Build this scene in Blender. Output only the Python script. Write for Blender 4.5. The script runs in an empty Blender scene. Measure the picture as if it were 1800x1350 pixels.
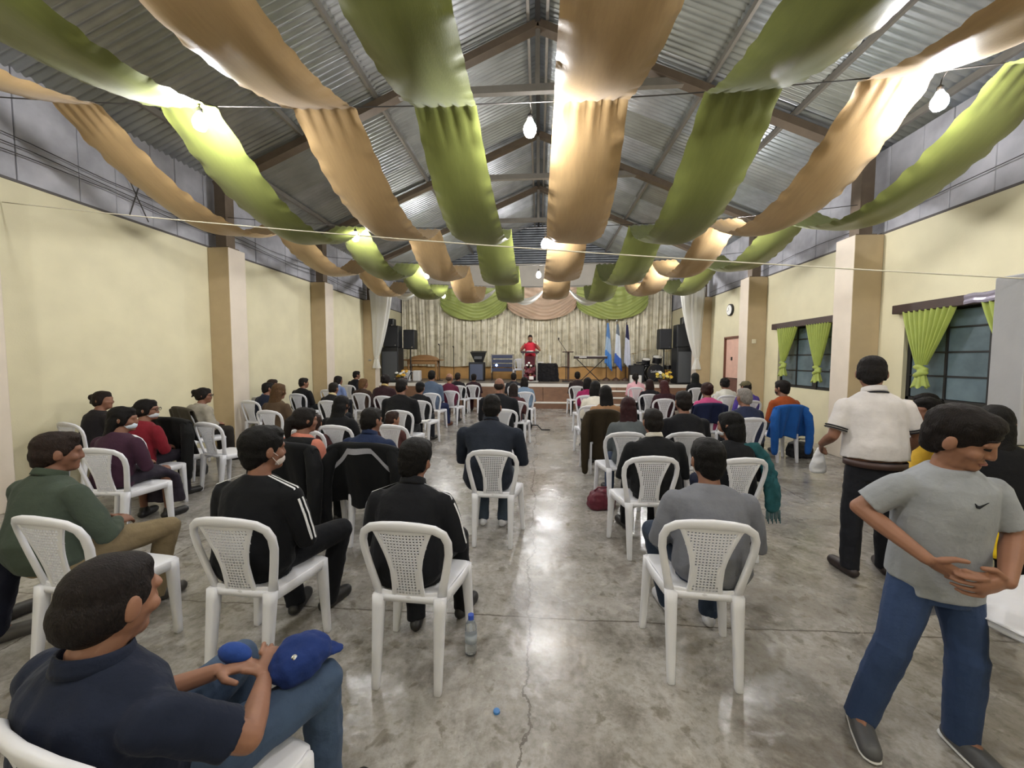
import bpy, math, random
from mathutils import Vector, Matrix
random.seed(7)
scene = bpy.context.scene
COL = scene.collection
# ------------------------------------------------------------------ camera
PI = math.pi
CAMH = 1.62; FPX = 676.0
YAW, PITCH, ROLL, SHIFT = .0706, .0554, .0023, 4.86
cam_d = bpy.data.cameras.new('camera'); cam = bpy.data.objects.new('camera', cam_d); COL.objects.link(cam)
cam_d.sensor_fit = 'HORIZONTAL'; cam_d.sensor_width = 36.0; cam_d.lens = FPX / 1800 * 36.0
cam_d.shift_y = -SHIFT / 1800.0; cam_d.clip_start = .02
cf = Vector((-math.sin(YAW), math.cos(YAW), 0)); cr = Vector((math.cos(YAW), math.sin(YAW), 0)); cu = Vector((0, 0, 1))
f2 = cf * math.cos(PITCH) - cu * math.sin(PITCH); u2 = cu * math.cos(PITCH) + cf * math.sin(PITCH)
r3 = cr * math.cos(ROLL) + u2 * math.sin(ROLL); u3 = u2 * math.cos(ROLL) - cr * math.sin(ROLL)
M = Matrix.Identity(4)
for i in range(3):
    M[i][0] = r3[i]; M[i][1] = u3[i]; M[i][2] = -f2[i]
M[0][3], M[1][3], M[2][3] = 0, 0, CAMH
cam.matrix_world = M
scene.camera = cam
# ------------------------------------------------------------------ world, exposure
w = bpy.data.worlds.new('night'); scene.world = w; w.use_nodes = True
w.node_tree.nodes['Background'].inputs[0].default_value = (.55, .6, .7, 1)
w.node_tree.nodes['Background'].inputs[1].default_value = .004
scene.view_settings.view_transform = 'Standard'; scene.view_settings.look = 'None'
scene.view_settings.gamma = 1; scene.view_settings.use_curve_mapping = False
scene.view_settings.exposure = 0.0
scene.cycles.use_denoising = True
BULB_STRENGTH = 660.0
scene.cycles.max_bounces = 6; scene.cycles.diffuse_bounces = 3; scene.cycles.glossy_bounces = 3; scene.cycles.transmission_bounces = 4
scene.cycles.use_adaptive_sampling = True; scene.cycles.adaptive_threshold = .04
# ------------------------------------------------------------------ helpers
def px_ray(px, py): return f2 + r3 * ((px - 900) / FPX) + u3 * ((675 - SHIFT - py) / FPX)
def onZ(px, py, z): d = px_ray(px, py); return Vector((0, 0, CAMH)) + d * ((z - CAMH) / d.z)
def onY(px, py, y): d = px_ray(px, py); return Vector((0, 0, CAMH)) + d * (y / d.y)
def sr(h):
    h = h.lstrip('#'); o = []
    for i in (0, 2, 4):
        c = int(h[i:i+2], 16) / 255
        o.append(c / 12.92 if c <= .04045 else ((c + .055) / 1.055) ** 2.4)
    return tuple(o)
_mats = {}
def mat(name, col, rough=.6, metal=0, var=0, scale=8, bump=0, bscale=40, spec=.5, sheen=0, emit=0, trans=0, alpha=1, translucent=0, detail=4, stretch=None):
    """principled material, colour varied by noise, fine relief by bump"""
    if name in _mats: return _mats[name]
    if isinstance(col, str): col = sr(col)
    m = bpy.data.materials.new(name); _mats[name] = m; m.use_nodes = True
    nt = m.node_tree; b = nt.nodes['Principled BSDF']; L = nt.links.new
    b.inputs['Base Color'].default_value = (*col, 1); b.inputs['Roughness'].default_value = rough
    b.inputs['Metallic'].default_value = metal; b.inputs['Specular IOR Level'].default_value = spec
    if sheen: b.inputs['Sheen Weight'].default_value = sheen; b.inputs['Sheen Roughness'].default_value = .4
    if trans: b.inputs['Transmission Weight'].default_value = trans
    if alpha < 1: b.inputs['Alpha'].default_value = alpha
    if emit: b.inputs['Emission Color'].default_value = (*col, 1); b.inputs['Emission Strength'].default_value = emit
    tc = None
    if var or bump:
        tc = nt.nodes.new('ShaderNodeTexCoord'); src = tc.outputs['Object']
        if stretch:
            mp = nt.nodes.new('ShaderNodeMapping'); mp.inputs['Scale'].default_value = stretch; L(src, mp.inputs[0]); src = mp.outputs[0]
    if var:
        n = nt.nodes.new('ShaderNodeTexNoise'); n.inputs['Scale'].default_value = scale; n.inputs['Detail'].default_value = detail; L(src, n.inputs['Vector'])
        r = nt.nodes.new('ShaderNodeValToRGB'); r.color_ramp.elements[0].position = .3; r.color_ramp.elements[1].position = .7
        r.color_ramp.elements[0].color = (*[c * (1 - var) for c in col], 1); r.color_ramp.elements[1].color = (*[min(1, c * (1 + var)) for c in col], 1)
        L(n.outputs[0], r.inputs[0]); L(r.outputs[0], b.inputs['Base Color'])
    if bump:
        n2 = nt.nodes.new('ShaderNodeTexNoise'); n2.inputs['Scale'].default_value = bscale; n2.inputs['Detail'].default_value = 3; L(src, n2.inputs['Vector'])
        bp = nt.nodes.new('ShaderNodeBump'); bp.inputs['Strength'].default_value = bump; bp.inputs['Distance'].default_value = .01
        L(n2.outputs[0], bp.inputs['Height']); L(bp.outputs[0], b.inputs['Normal'])
    if translucent:
        t = nt.nodes.new('ShaderNodeBsdfTranslucent'); mx = nt.nodes.new('ShaderNodeMixShader'); mx.inputs[0].default_value = translucent
        t.inputs[0].default_value = (*col, 1); out = nt.nodes['Material Output']
        L(b.outputs[0], mx.inputs[1]); L(t.outputs[0], mx.inputs[2]); L(mx.outputs[0], out.inputs[0])
    return m
class MB:
    """collects closed shapes; build() links them as one mesh object"""
    def __init__(s): s.v = []; s.f = []
    def add(s, vs, fs):
        o = len(s.v); s.v += [tuple(x) for x in vs]; s.f += [tuple(i + o for i in q) for q in fs]; return s
    def box(s, c, d, R=None):
        c = Vector(c); h = Vector(d) / 2; vs = []
        for z in (-1, 1):
            for y in (-1, 1):
                for x in (-1, 1):
                    p = Vector((x * h.x, y * h.y, z * h.z)); vs.append(c + (R @ p if R else p))
        return s.add(vs, [(0, 2, 3, 1), (4, 5, 7, 6), (0, 1, 5, 4), (2, 6, 7, 3), (0, 4, 6, 2), (1, 3, 7, 5)])
    def bx(s, x0, x1, y0, y1, z0, z1): return s.box(((x0+x1)/2, (y0+y1)/2, (z0+z1)/2), (abs(x1-x0), abs(y1-y0), abs(z1-z0)))
    def bbox(s, c, d, b=.01, R=None):
        """box with chamfered edges"""
        c = Vector(c); h = Vector(d) / 2; b = min(b, *[k * .49 for k in h * 2]); vs = []; idx = {}
        for sx in (-1, 1):
            for sy in (-1, 1):
                for sz in (-1, 1):
                    for a in range(3):
                        p = Vector((sx * (h.x - b), sy * (h.y - b), sz * (h.z - b))); p[a] = (sx, sy, sz)[a] * h[a]
                        idx[(sx, sy, sz, a)] = len(vs); vs.append(c + (R @ p if R else p))
        fs = []
        I = lambda x, y, z, a: idx[(x, y, z, a)]
        for sgn in (-1, 1):
            fs.append([I(sgn, -1, -1, 0), I(sgn, 1, -1, 0), I(sgn, 1, 1, 0), I(sgn, -1, 1, 0)][::sgn])
            fs.append([I(-1, sgn, -1, 1), I(-1, sgn, 1, 1), I(1, sgn, 1, 1), I(1, sgn, -1, 1)][::sgn])
            fs.append([I(-1, -1, sgn, 2), I(1, -1, sgn, 2), I(1, 1, sgn, 2), I(-1, 1, sgn, 2)][::sgn])
        for s1 in (-1, 1):
            for s2 in (-1, 1):
                k = s1 * s2
                fs.append([I(s1, s2, -1, 0), I(s1, s2, -1, 1), I(s1, s2, 1, 1), I(s1, s2, 1, 0)][::k])
                fs.append([I(s1, -1, s2, 2), I(s1, -1, s2, 0), I(s1, 1, s2, 0), I(s1, 1, s2, 2)][::k] if False else [I(s1, -1, s2, 0), I(s1, 1, s2, 0), I(s1, 1, s2, 2), I(s1, -1, s2, 2)][::k])
                fs.append([I(-1, s1, s2, 1), I(-1, s1, s2, 2), I(1, s1, s2, 2), I(1, s1, s2, 1)][::k])
        for sx in (-1, 1):
            for sy in (-1, 1):
                for sz in (-1, 1): fs.append([I(sx, sy, sz, 0), I(sx, sy, sz, 1), I(sx, sy, sz, 2)][::sx * sy * sz])
        return s.add(vs, fs)
    def rings(s, rs, n=12, pw=2.0):
        """closed loft; rs = [(centre, ax, ay)] with ax, ay vectors (half axes); pw>2 squares the section"""
        vs = []; fs = []
        for c, ax, ay in rs:
            c = Vector(c); ax = Vector(ax); ay = Vector(ay)
            for i in range(n):
                a = 2 * PI * i / n; ca, sa = math.cos(a), math.sin(a)
                if pw != 2: ca = math.copysign(abs(ca) ** (2 / pw), ca); sa = math.copysign(abs(sa) ** (2 / pw), sa)
                vs.append(c + ax * ca + ay * sa)
        for j in range(len(rs) - 1):
            for i in range(n):
                k = (i + 1) % n; fs.append((j*n+i, j*n+k, (j+1)*n+k, (j+1)*n+i))
        fs.append(tuple(range(n))[::-1]); fs.append(tuple((len(rs)-1)*n + i for i in range(n)))
        return s.add(vs, fs)
    def tube(s, pts, rad, n=10, cap=True, flat=None, capend=True):
        """rounded tube along pts; flat=(vector, k) squashes by k along the vector"""
        pts = [Vector(p) for p in pts]
        if not isinstance(rad, (list, tuple)): rad = [rad] * len(pts)
        T = []
        for i in range(len(pts)):
            a = pts[max(0, i-1)]; b = pts[min(len(pts)-1, i+1)]; T.append((b - a).normalized())
        ref = Vector((0, 0, 1)) if abs(T[0].z) < .9 else Vector((1, 0, 0))
        if flat: ref = Vector(flat[0])
        rs = []
        x = (ref - T[0] * ref.dot(T[0])).normalized()
        for i, p in enumerate(pts):
            x = (x - T[i] * x.dot(T[i])).normalized(); y = T[i].cross(x); r = rad[i]; k = flat[1] if flat else 1
            if i == 0 and cap:
                rs.append((p - T[0] * r * .95, x * r * .3 * k, y * r * .3)); rs.append((p - T[0] * r * .6, x * r * .8 * k, y * r * .8))
            rs.append((p, x * r * k, y * r))
            if i == len(pts) - 1 and cap and capend:
                rs.append((p + T[i] * r * .6, x * r * .8 * k, y * r * .8)); rs.append((p + T[i] * r * .95, x * r * .3 * k, y * r * .3))
        return s.rings(rs, n)
    def ell(s, c, r, R=None, n=12, m=7):
        c = Vector(c); rs = []
        vs = []; fs = []
        R = R or Matrix.Identity(3)
        for j in range(1, m):
            t = PI * j / m
            for i in range(n):
                a = 2 * PI * i / n
                vs.append(c + R @ Vector((r[0]*math.sin(t)*math.cos(a), r[1]*math.sin(t)*math.sin(a), -r[2]*math.cos(t))))
        b = len(vs); vs.append(c + R @ Vector((0, 0, -r[2]))); vs.append(c + R @ Vector((0, 0, r[2])))
        for j in range(m - 2):
            for i in range(n):
                k = (i+1) % n; fs.append((j*n+i, j*n+k, (j+1)*n+k, (j+1)*n+i))
        for i in range(n):
            k = (i+1) % n; fs.append((b, k, i)); fs.append((b+1, (m-2)*n+i, (m-2)*n+k))
        return s.add(vs, fs)
    def grid(s, fn, nu, nv, closeu=False):
        """open surface fn(u,v)->point, u,v in 0..1"""
        vs = [fn(i / nu, j / nv) for j in range(nv + 1) for i in range(nu + (0 if closeu else 1))]
        W = nu if closeu else nu + 1; fs = []
        for j in range(nv):
            for i in range(nu):
                k = (i + 1) % W; fs.append((j*W+i, j*W+k, (j+1)*W+k, (j+1)*W+i))
        return s.add(vs, fs)
    def mesh(s, name, m=None, smooth=False):
        me = bpy.data.meshes.new(name); me.from_pydata(s.v, [], s.f); me.update()
        if m: me.materials.append(m)
        if smooth: me.shade_smooth()
        return me
    def build(s, name, m, parent=None, smooth=False, loc=None, rz=0, **kw):
        o = bpy.data.objects.new(name, s.mesh(name, m, smooth)); COL.objects.link(o)
        if parent: o.parent = parent
        if loc is not None: o.location = loc
        if rz: o.rotation_euler.z = rz
        if kw: tag(o, **kw)
        return o
def tag(o, label=None, cat=None, group=None, kind=None):
    if label: o['label'] = label
    if cat: o['category'] = cat
    if group: o['group'] = group
    if kind: o['kind'] = kind
    return o
def empty(name, loc=(0, 0, 0), rz=0, parent=None, **kw):
    o = bpy.data.objects.new(name, None); COL.objects.link(o); o.location = loc; o.rotation_euler.z = rz
    o.empty_display_size = .1
    if parent: o.parent = parent
    return tag(o, **kw)
def inst(name, me, parent=None, loc=(0, 0, 0), rot=(0, 0, 0), sc=None, m=None, **kw):
    o = bpy.data.objects.new(name, me); COL.objects.link(o); o.location = loc; o.rotation_euler = rot
    if sc: o.scale = sc
    if parent: o.parent = parent
    if m: o.material_slots[0].link = 'OBJECT'; o.material_slots[0].material = m
    return tag(o, **kw)
def solid(o, t, off=0):
    md = o.modifiers.new('solid', 'SOLIDIFY'); md.thickness = t; md.offset = off; return o
def bevel(o, w=.008, seg=2):
    md = o.modifiers.new('bevel', 'BEVEL'); md.width = w; md.segments = seg; md.limit_method = 'ANGLE'; return o
_tex = {}
def clouds(sc):
    k = round(sc, 3)
    if k not in _tex:
        t = bpy.data.textures.new('fold', 'CLOUDS'); t.noise_scale = sc; t.noise_depth = 1; _tex[k] = t
    return _tex[k]
def blob(mb, name, m, parent, voxel=.012, it=4, disp=0, dsc=.1):
    """one continuous skin grown around the shapes in mb"""
    o = mb.build(name, m, parent)
    r = o.modifiers.new('skin', 'REMESH'); r.mode = 'VOXEL'; r.voxel_size = voxel; r.use_smooth_shade = True
    if it: s = o.modifiers.new('smooth', 'SMOOTH'); s.factor = .5; s.iterations = it
    if disp:
        d = o.modifiers.new('folds', 'DISPLACE'); d.texture = clouds(dsc); d.strength = disp; d.mid_level = .5
    return o
# ------------------------------------------------------------------ structure
XL, XR, XLP, XRP = -5.97, 5.46, -5.57, 5.02      # wall planes and pillar faces
ZT = 3.63; ZRIDGE = 7.42; XRG = -.06; SLOPE = .423; YB = 16.6; YF = -3.0
def roof_z(x): return ZRIDGE - SLOPE * abs(x - XRG)
PIL = (3.26, 6.63, 9.75, 12.74)
yellow = mat('yellow_plaster', '#d0c8a8', .7, var=.05, scale=2.5, bump=.12, bscale=60)
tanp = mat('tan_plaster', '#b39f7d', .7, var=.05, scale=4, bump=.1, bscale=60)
pinkp = mat('lit_pillar_plaster', '#cabeae', .7, var=.04, scale=4, bump=.1)
grayboard = mat('grey_cement_board', '#a6a5aa', .8, var=.28, scale=2.2, bump=.15, bscale=30, detail=8)
steel_brown = mat('brown_painted_steel', '#6b5d4e', .5, metal=.3, var=.12, scale=6)
steel_grey = mat('grey_steel_tube', '#8d877e', .45, metal=.5, var=.1, scale=5)
# floor: worn polished concrete, stains, a sawn joint and a long crack
def floor_mat():
    m = bpy.data.materials.new('worn_concrete'); m.use_nodes = True; nt = m.node_tree; L = nt.links.new; N = nt.nodes.new
    b = nt.nodes['Principled BSDF']; tc = N('ShaderNodeTexCoord')
    def noise(sc, det=6, rough=.6, dist=0):
        n = N('ShaderNodeTexNoise'); n.inputs['Scale'].default_value = sc; n.inputs['Detail'].default_value = det
        n.inputs['Roughness'].default_value = rough; n.inputs['Distortion'].default_value = dist; L(tc.outputs['Object'], n.inputs['Vector']); return n
    def ramp(src, stops):
        r = N('ShaderNodeValToRGB'); e = r.color_ramp.elements
        e[0].position = stops[0][0]; e[0].color = (*stops[0][1], 1); e[1].position = stops[-1][0]; e[1].color = (*stops[-1][1], 1)
        for p, c in stops[1:-1]: k = e.new(p); k.color = (*c, 1)
        L(src, r.inputs[0]); return r
    def mix(a, bb, fac, mode='MIX'):
        x = N('ShaderNodeMix'); x.data_type = 'RGBA'; x.blend_type = mode
        if isinstance(fac, float): x.inputs[0].default_value = fac
        else: L(fac, x.inputs[0])
        for s, i in ((a, 6), (bb, 7)):
            if isinstance(s, tuple): x.inputs[i].default_value = (*s, 1)
            else: L(s, x.inputs[i])
        return x.outputs[2]
    def math_(op, a, bb=None, cl=False):
        x = N('ShaderNodeMath'); x.operation = op; x.use_clamp = cl
        for s, i in ((a, 0), (bb, 1)):
            if s is None: continue
            if isinstance(s, (int, float)): x.inputs[i].default_value = s
            else: L(s, x.inputs[i])
        return x.outputs[0]
    big = noise(.9, 7, .62, .25); mid = noise(2.2, 9, .68, .3); fine = noise(22, 8, .75); blot = noise(8.5, 5, .55, .4)
    base = ramp(big.outputs[0], [(.34, sr('#8b8780')), (.5, sr('#a6a29c')), (.66, sr('#827d75'))]).outputs[0]
    stain = ramp(mid.outputs[0], [(.36, sr('#8a7f70')), (.5, sr('#ffffff')), (.7, sr('#d9d4cb'))]).outputs[0]
    c = mix(base, stain, .6, 'MULTIPLY')
    spots = ramp(blot.outputs[0], [(.60, (0, 0, 0)), (.66, (1, 1, 1))]).outputs[0]
    c = mix(c, sr('#6b6355'), math_('MULTIPLY', spots, .62))
    pale = ramp(noise(5.2, 6, .6, .5).outputs[0], [(.62, (0, 0, 0)), (.7, (1, 1, 1))]).outputs[0]
    c = mix(c, sr('#bfbab2'), math_('MULTIPLY', pale, .6))
    c = mix(c, ramp(fine.outputs[0], [(.36, (.55, .53, .50)), (.56, (1, 1, 1))]).outputs[0], .7, 'MULTIPLY')
    sp2 = ramp(noise(15, 5, .6, .3).outputs[0], [(.62, (0, 0, 0)), (.68, (1, 1, 1))]).outputs[0]
    c = mix(c, sr('#675f53'), math_('MULTIPLY', sp2, .5))
    sep = N('ShaderNodeSeparateXYZ'); L(tc.outputs['Object'], sep.inputs[0])
    wob = noise(1.3, 8, .7); wv = math_('MULTIPLY', math_('SUBTRACT', wob.outputs[0], .5), .35)
    def line(coord, pos, wid, wobble):
        d = math_('ABSOLUTE', math_('SUBTRACT', math_('ADD', sep.outputs[coord], math_('MULTIPLY', wv, wobble)), pos))
        return math_('LESS_THAN', d, wid)
    cracks = math_('MAXIMUM', line(0, -.06, .006, 1.0), line(1, 2.34, .006, .25))
    cracks = math_('MAXIMUM', cracks, line(1, 5.4, .006, .25)); cracks = math_('MAXIMUM', cracks, line(0, 3.1, .005, .5)); cracks = math_('MAXIMUM', cracks, line(0, -3.0, .005, .6))
    c = mix(c, sr('#4d463d'), math_('MULTIPLY', cracks, .75))
    L(c, b.inputs['Base Color'])
    rg = ramp(noise(1.1, 6, .6, .5).outputs[0], [(.38, (.13,)*3), (.52, (.24,)*3), (.70, (.42,)*3)]).outputs[0]
    L(rg, b.inputs['Roughness'])
    h = math_('ADD', math_('MULTIPLY', noise(7, 3, .5).outputs[0], .85), math_('MULTIPLY', fine.outputs[0], .12))
    h = math_('SUBTRACT', h, math_('MULTIPLY', cracks, .6))
    bp = N('ShaderNodeBump'); bp.inputs['Strength'].default_value = .30; bp.inputs['Distance'].default_value = .02; L(h, bp.inputs['Height']); L(bp.outputs[0], b.inputs['Normal'])
    b.inputs['Specular IOR Level'].default_value = .5
    return m
MB().bx(XL - .3, XR + .3, YF - .2, YB + .3, -.2, 0).build('floor', floor_mat(), kind='structure', label='worn grey concrete floor with cracks, stains and glossy patches')
# side walls (openings for two windows on the right)
MB().bx(XL - .2, XL, YF, YB + .2, 0, ZT).build('wall_left', yellow, kind='structure', label='pale yellow plastered wall without windows')
WIN = ((4.02, 6.2, 1.04, 2.36), (7.06, 9.25, 1.04, 2.36))
DOOR = (10.93, 11.82, 0, 2.3)
wr = MB(); y = YF
for (a, b_, z0, z1) in WIN + (DOOR,):
    wr.bx(XR, XR + .2, y, a, 0, ZT); wr.bx(XR, XR + .2, a, b_, z1, ZT)
    if z0 > 0: wr.bx(XR, XR + .2, a, b_, 0, z0)
    y = b_
wr.bx(XR, XR + .2, y, YB + .2, 0, ZT)
wr.build('wall_right', yellow, kind='structure', label='pale yellow plastered wall with two windows and a door')
MB().bx(XL - .2, XR + .2, YF - .2, YF, 0, 7.6).build('wall_added', yellow, kind='structure', label='unseen wall added behind the camera to enclose the light')  # unseen wall added to enclose the light where the hall runs on
wb = MB().bx(XL - .2, XR + .2, YB, YB + .2, 0, 5.7)
wb.build('wall_back', mat('stage_wall_plaster', '#b9b2a6', .75, var=.05, scale=3), kind='structure', label='grey plaster wall behind the stage curtain')
# gable of horizontal corrugated sheets above the stage
def corr(n, pitch, amp, seg=8):
    pts = []
    for i in range(n * seg + 1):
        t = i / seg; pts.append((t * pitch, amp * math.cos(2 * PI * t)))
    return pts
galv_dark = mat('dull_galvanised_sheet', '#6f7276', .45, metal=.7, var=.2, scale=3)
gb = MB(); prof = corr(20, .1, .012, 6); vs = []; fs = []
for (s, a) in prof:
    z = 5.55 + s
    half = max(.05, (ZRIDGE - z) / SLOPE)
    vs += [(max(XRG - half, XL - .2), YB + .02 + a, z), (min(XRG + half, XR + .2), YB + .02 + a, z)]
for i in range(len(prof) - 1): fs.append((2*i, 2*i+1, 2*i+3, 2*i+2))
gb.add(vs, fs).build('gable_panel', galv_dark, kind='structure', smooth=True, label='corrugated metal gable end above the stage')
# upper side walls: grey cement boards, each board its own piece
for side, X in (('left', XL), ('right', XR)):
    root = empty('wall_upper_' + side, (X, 0, ZT), kind='structure', label='grey cement board band above the yellow wall')
    y = YF; i = 0
    sgn = -1 if side == 'left' else 1
    wseq = (.52, .40, .53, .46, .78, .35, .61, .44)
    while y < YB:
        wd = wseq[i % 8]; y2 = min(y + wd, YB)
        p = MB().bbox((sgn * (.05 + random.uniform(0, .012)), (y + y2) / 2, .68), (.06, y2 - y - .008, 1.36), .006)
        p.build('board', grayboard, root); y = y2; i += 1
    # ledge strip on top of the yellow wall
    MB().bx(-.03 * sgn * 0 - .012, .012, YF, YB, 0, .03).build('ledge', mat('dark_joint', '#565250', .8), root)
# backing behind the boards
MB().bx(XL - .2, XL - .09, YF, YB, ZT, 5.0).build('trim_1', grayboard, kind='structure', label='backing strip behind the grey boards')
MB().bx(XR + .09, XR + .2, YF, YB, ZT, 5.0).build('trim_2', grayboard, kind='structure', label='backing strip behind the grey boards across the hall')
# pillars with the steel post that carries each truss
for side in (-1, 1):
    for k, y in enumerate(PIL):
        X = XL if side < 0 else XR; P_ = XLP if side < 0 else XRP
        n = ('first', 'second', 'third', 'fourth')[k]
        root = empty('pillar', (0, 0, 0), kind='structure', label='%s tan pillar from the camera along the %s wall' % (n, 'windowless' if side < 0 else 'windowed'))
        pm = MB().bx(min(X, P_), max(X, P_), y, y + .40, 0, ZT - .001)
        o = pm.build('shaft', tanp, root); bevel(o, .012)
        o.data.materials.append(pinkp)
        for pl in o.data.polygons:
            if abs(pl.normal.x) > .9: pl.material_index = 1  # hall-facing sides paler and pinkish: their lit look is put into the colour
        px = (X + P_) / 2 + (-side) * .02
        MB().bx(px - .1, px + .1, y + .06, y + .26, ZT, roof_z(px) - .1).build('post', steel_brown, root)
        MB().bx(px - .16, px + .16, y + .04, y + .28, ZT, ZT + .02).build('base_plate', steel_brown, root)
# trusses
def beam(mb, a, b, wd, ht, up=(0, 0, 1)):
    a = Vector(a); b = Vector(b); t = (b - a).normalized(); s = t.cross(Vector(up)).normalized(); u_ = s.cross(t)
    vs = []
    for p in (a, b):
        for i, j in ((-1, -1), (1, -1), (1, 1), (-1, 1)): vs.append(p + s * wd / 2 * i + u_ * ht / 2 * j)
    return mb.add(vs, [(0, 1, 2, 3)[::-1], (4, 5, 6, 7), (0, 1, 5, 4), (1, 2, 6, 5), (2, 3, 7, 6), (3, 0, 4, 7)])
for k, y in enumerate((.38,) + PIL):
    yy = y + .16
    root = empty('roof_truss', (0, yy, 0), kind='structure', label='steel roof truss of two rafters and a collar tie, number %d from the camera' % (k + 1))
    for s in (-1, 1):
        xe = (XL + .1) if s < 0 else (XR - .1)
        beam(MB(), (XRG, 0, ZRIDGE - .2), (xe, 0, roof_z(xe) - .2), .12, .17, (0, 1, 0)).build('rafter', steel_brown, root)
    h = (ZRIDGE - .2 - 6.2) / SLOPE
    beam(MB(), (XRG - h, 0, 6.2), (XRG + h, 0, 6.2), .1, .12).build('collar_tie', steel_grey, root)
    beam(MB(), (XRG, 0, 6.2), (XRG, 0, ZRIDGE - .25), .08, .08, (0, 1, 0)).build('king_post', steel_grey, root)
# purlins and ridge beam
PUR = (.16, 1.45, 2.8, 4.15, 5.35)
ceil = empty('ceiling', (0, 0, 0), kind='structure', label='gabled roof of corrugated metal sheets on steel purlins')
for s in (-1, 1):
    for x in PUR:
        X = XRG + s * x
        c = MB().box((X, (YF + YB) / 2, roof_z(X) - .065), (.05, YB - YF, .09)); c.build('purlin', steel_grey, ceil)
MB().box((XRG, (YF + YB) / 2, ZRIDGE - .12), (.08, YB - YF, .16)).build('ridge_beam', mat('dark_ridge_steel', '#3f3b38', .5, metal=.4), ceil)
# corrugated sheets: one upper and one lower row on each slope
galv = [mat('galvanised_sheet_a', '#bcc1c4', .30, metal=.75, var=.14, scale=3.5), mat('galvanised_sheet_b', '#afb2b4', .34, metal=.75, var=.2, scale=2.5),
        mat('galvanised_sheet_c', '#a6a8a5', .38, metal=.7, var=.18, scale=2), mat('galvanised_sheet_d', '#96978f', .45, metal=.6, var=.16, scale=2)]
prof = corr(8, .104, .020, 8)
def sheet_mesh(s, x0, x1, dz):
    vs = []; fs = []
    for (t, a) in prof:
        for x in (x0, x1):
            X = XRG + s * x; vs.append((X, t, roof_z(X) + a + dz))
    for i in range(len(prof) - 1):
        q = (2*i, 2*i+1, 2*i+3, 2*i+2); fs.append(q if s > 0 else q[::-1])
    return MB().add(vs, fs).mesh('corrugated_sheet', galv[0], True)
rs = random.Random(3)
for s in (-1, 1):
    lim = (5.98 if s < 0 else 5.62) + .25
    up = sheet_mesh(s, .02, 3.0, .012); lo = sheet_mesh(s, 2.75, lim, -.012 + .012)
    y = YF
    while y < YB + .2:
        for me, dz in ((up, .01), (lo, 0)):
            k = rs.choice((0, 0, 1, 1, 2, 3)); 
            if me is lo and s < 0: k = rs.choice((1, 2, 2, 3))
            inst('corrugated_sheet', me, ceil, (0, y, dz + .001 * rs.random()), m=galv[k])
        y += .8
MB().rings([((XRG, YF, ZRIDGE + .05), (.02, 0, 0), (0, 0, .02)), ((XRG, YB, ZRIDGE + .05), (.02, 0, 0), (0, 0, .02))], 6).build('ridge_cap_rod', steel_grey, ceil)
c = MB(); beam(c, (XRG - .25, (YF+YB)/2, ZRIDGE - .04), (XRG, (YF+YB)/2, ZRIDGE + .07), YB - YF, .004, (0, 1, 0))
c = MB().add([(XRG-.3, YF, ZRIDGE-.07), (XRG, YF, ZRIDGE+.06), (XRG+.3, YF, ZRIDGE-.07), (XRG-.3, YB, ZRIDGE-.07), (XRG, YB, ZRIDGE+.06), (XRG+.3, YB, ZRIDGE-.07)], [(0, 1, 4, 3), (1, 2, 5, 4)])
c.build('ridge_cap', galv[3], ceil)
# windows: dark steel frames, one pane per light
win_metal = mat('dark_window_steel', '#2b2a29', .5, metal=.4)
pane_m = mat('dusky_window_glass', '#5b6a70', .22, var=.25, scale=3, spec=.6)
wood_dark = mat('dark_brown_board', '#3a2a24', .55, var=.2, scale=10, stretch=(1, 1, 8))
for wi, (a, b_, z0, z1) in enumerate(WIN):
    root = empty('window_%d' % (wi + 1), (XR, (a + b_) / 2, z0), kind='structure', label=('dark steel framed window nearer the camera with tied green curtains', 'dark steel framed window farther along the wall with tied green curtains')[wi])
    W = b_ - a; Hh = z1 - z0; n = 4 if wi else 4
    fr = MB(); xs = .06
    fr.bx(xs, xs + .05, -W/2, W/2, 0, .05); fr.bx(xs, xs + .05, -W/2, W/2, Hh - .05, Hh)
    fr.bx(xs, xs + .05, -W/2, -W/2 + .05, 0, Hh); fr.bx(xs, xs + .05, W/2 - .05, W/2, 0, Hh)
    fr.build('window_frame', win_metal, root)
    cols = [-W/2 + .05, -W/2 + .05 + (W - .1) * .24, 0 - .05, -W/2 + .05 + (W - .1) * .76, W/2 - .05]
    MB().bx(xs - .01, xs + .06, -.09, .03, 0, Hh).build('mullion', win_metal, root)
    for q in (1, 3): MB().bx(xs, xs + .045, cols[q] - .014, cols[q] + .014, .03, Hh - .03).build('glazing_bar', win_metal, root)
    rows = [.05, Hh * .28, Hh * .53, Hh * .78, Hh - .05]
    for z in rows[1:-1]: MB().bx(xs + .005, xs + .04, -W/2, W/2, z - .011, z + .011).build('glazing_bar', win_metal, root)
    for ci in range(4):
        for ri in range(4):
            MB().bx(xs + .018, xs + .026, cols[ci] + .012, cols[ci+1] - .012, rows[ri] + .008, rows[ri+1] - .008).build('pane', pane_m, root)
    MB().tube([(xs - .01, cols[1] + .02, rows[1] + .08), (xs - .05, cols[1] + .05, rows[1] + .03)], .012).build('latch', win_metal, root)
    # unseen dark board added behind the panes so no light passes
    MB().bx(.17, .19, -W/2 - .02, W/2 + .02, -.02, Hh + .02).build('night_board', mat('night_outside', '#10151a', .9), root)
    # timber pelmet
    pb = MB().bbox((XR - .05, (a + b_)/2, z1 + .03), (.11, W + .22, .13), .008); pb.build('curtain_pelmet', wood_dark, label=('dark wooden pelmet board above the nearer window', 'dark wooden pelmet board above the farther window')[wi], cat='pelmet')
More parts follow.
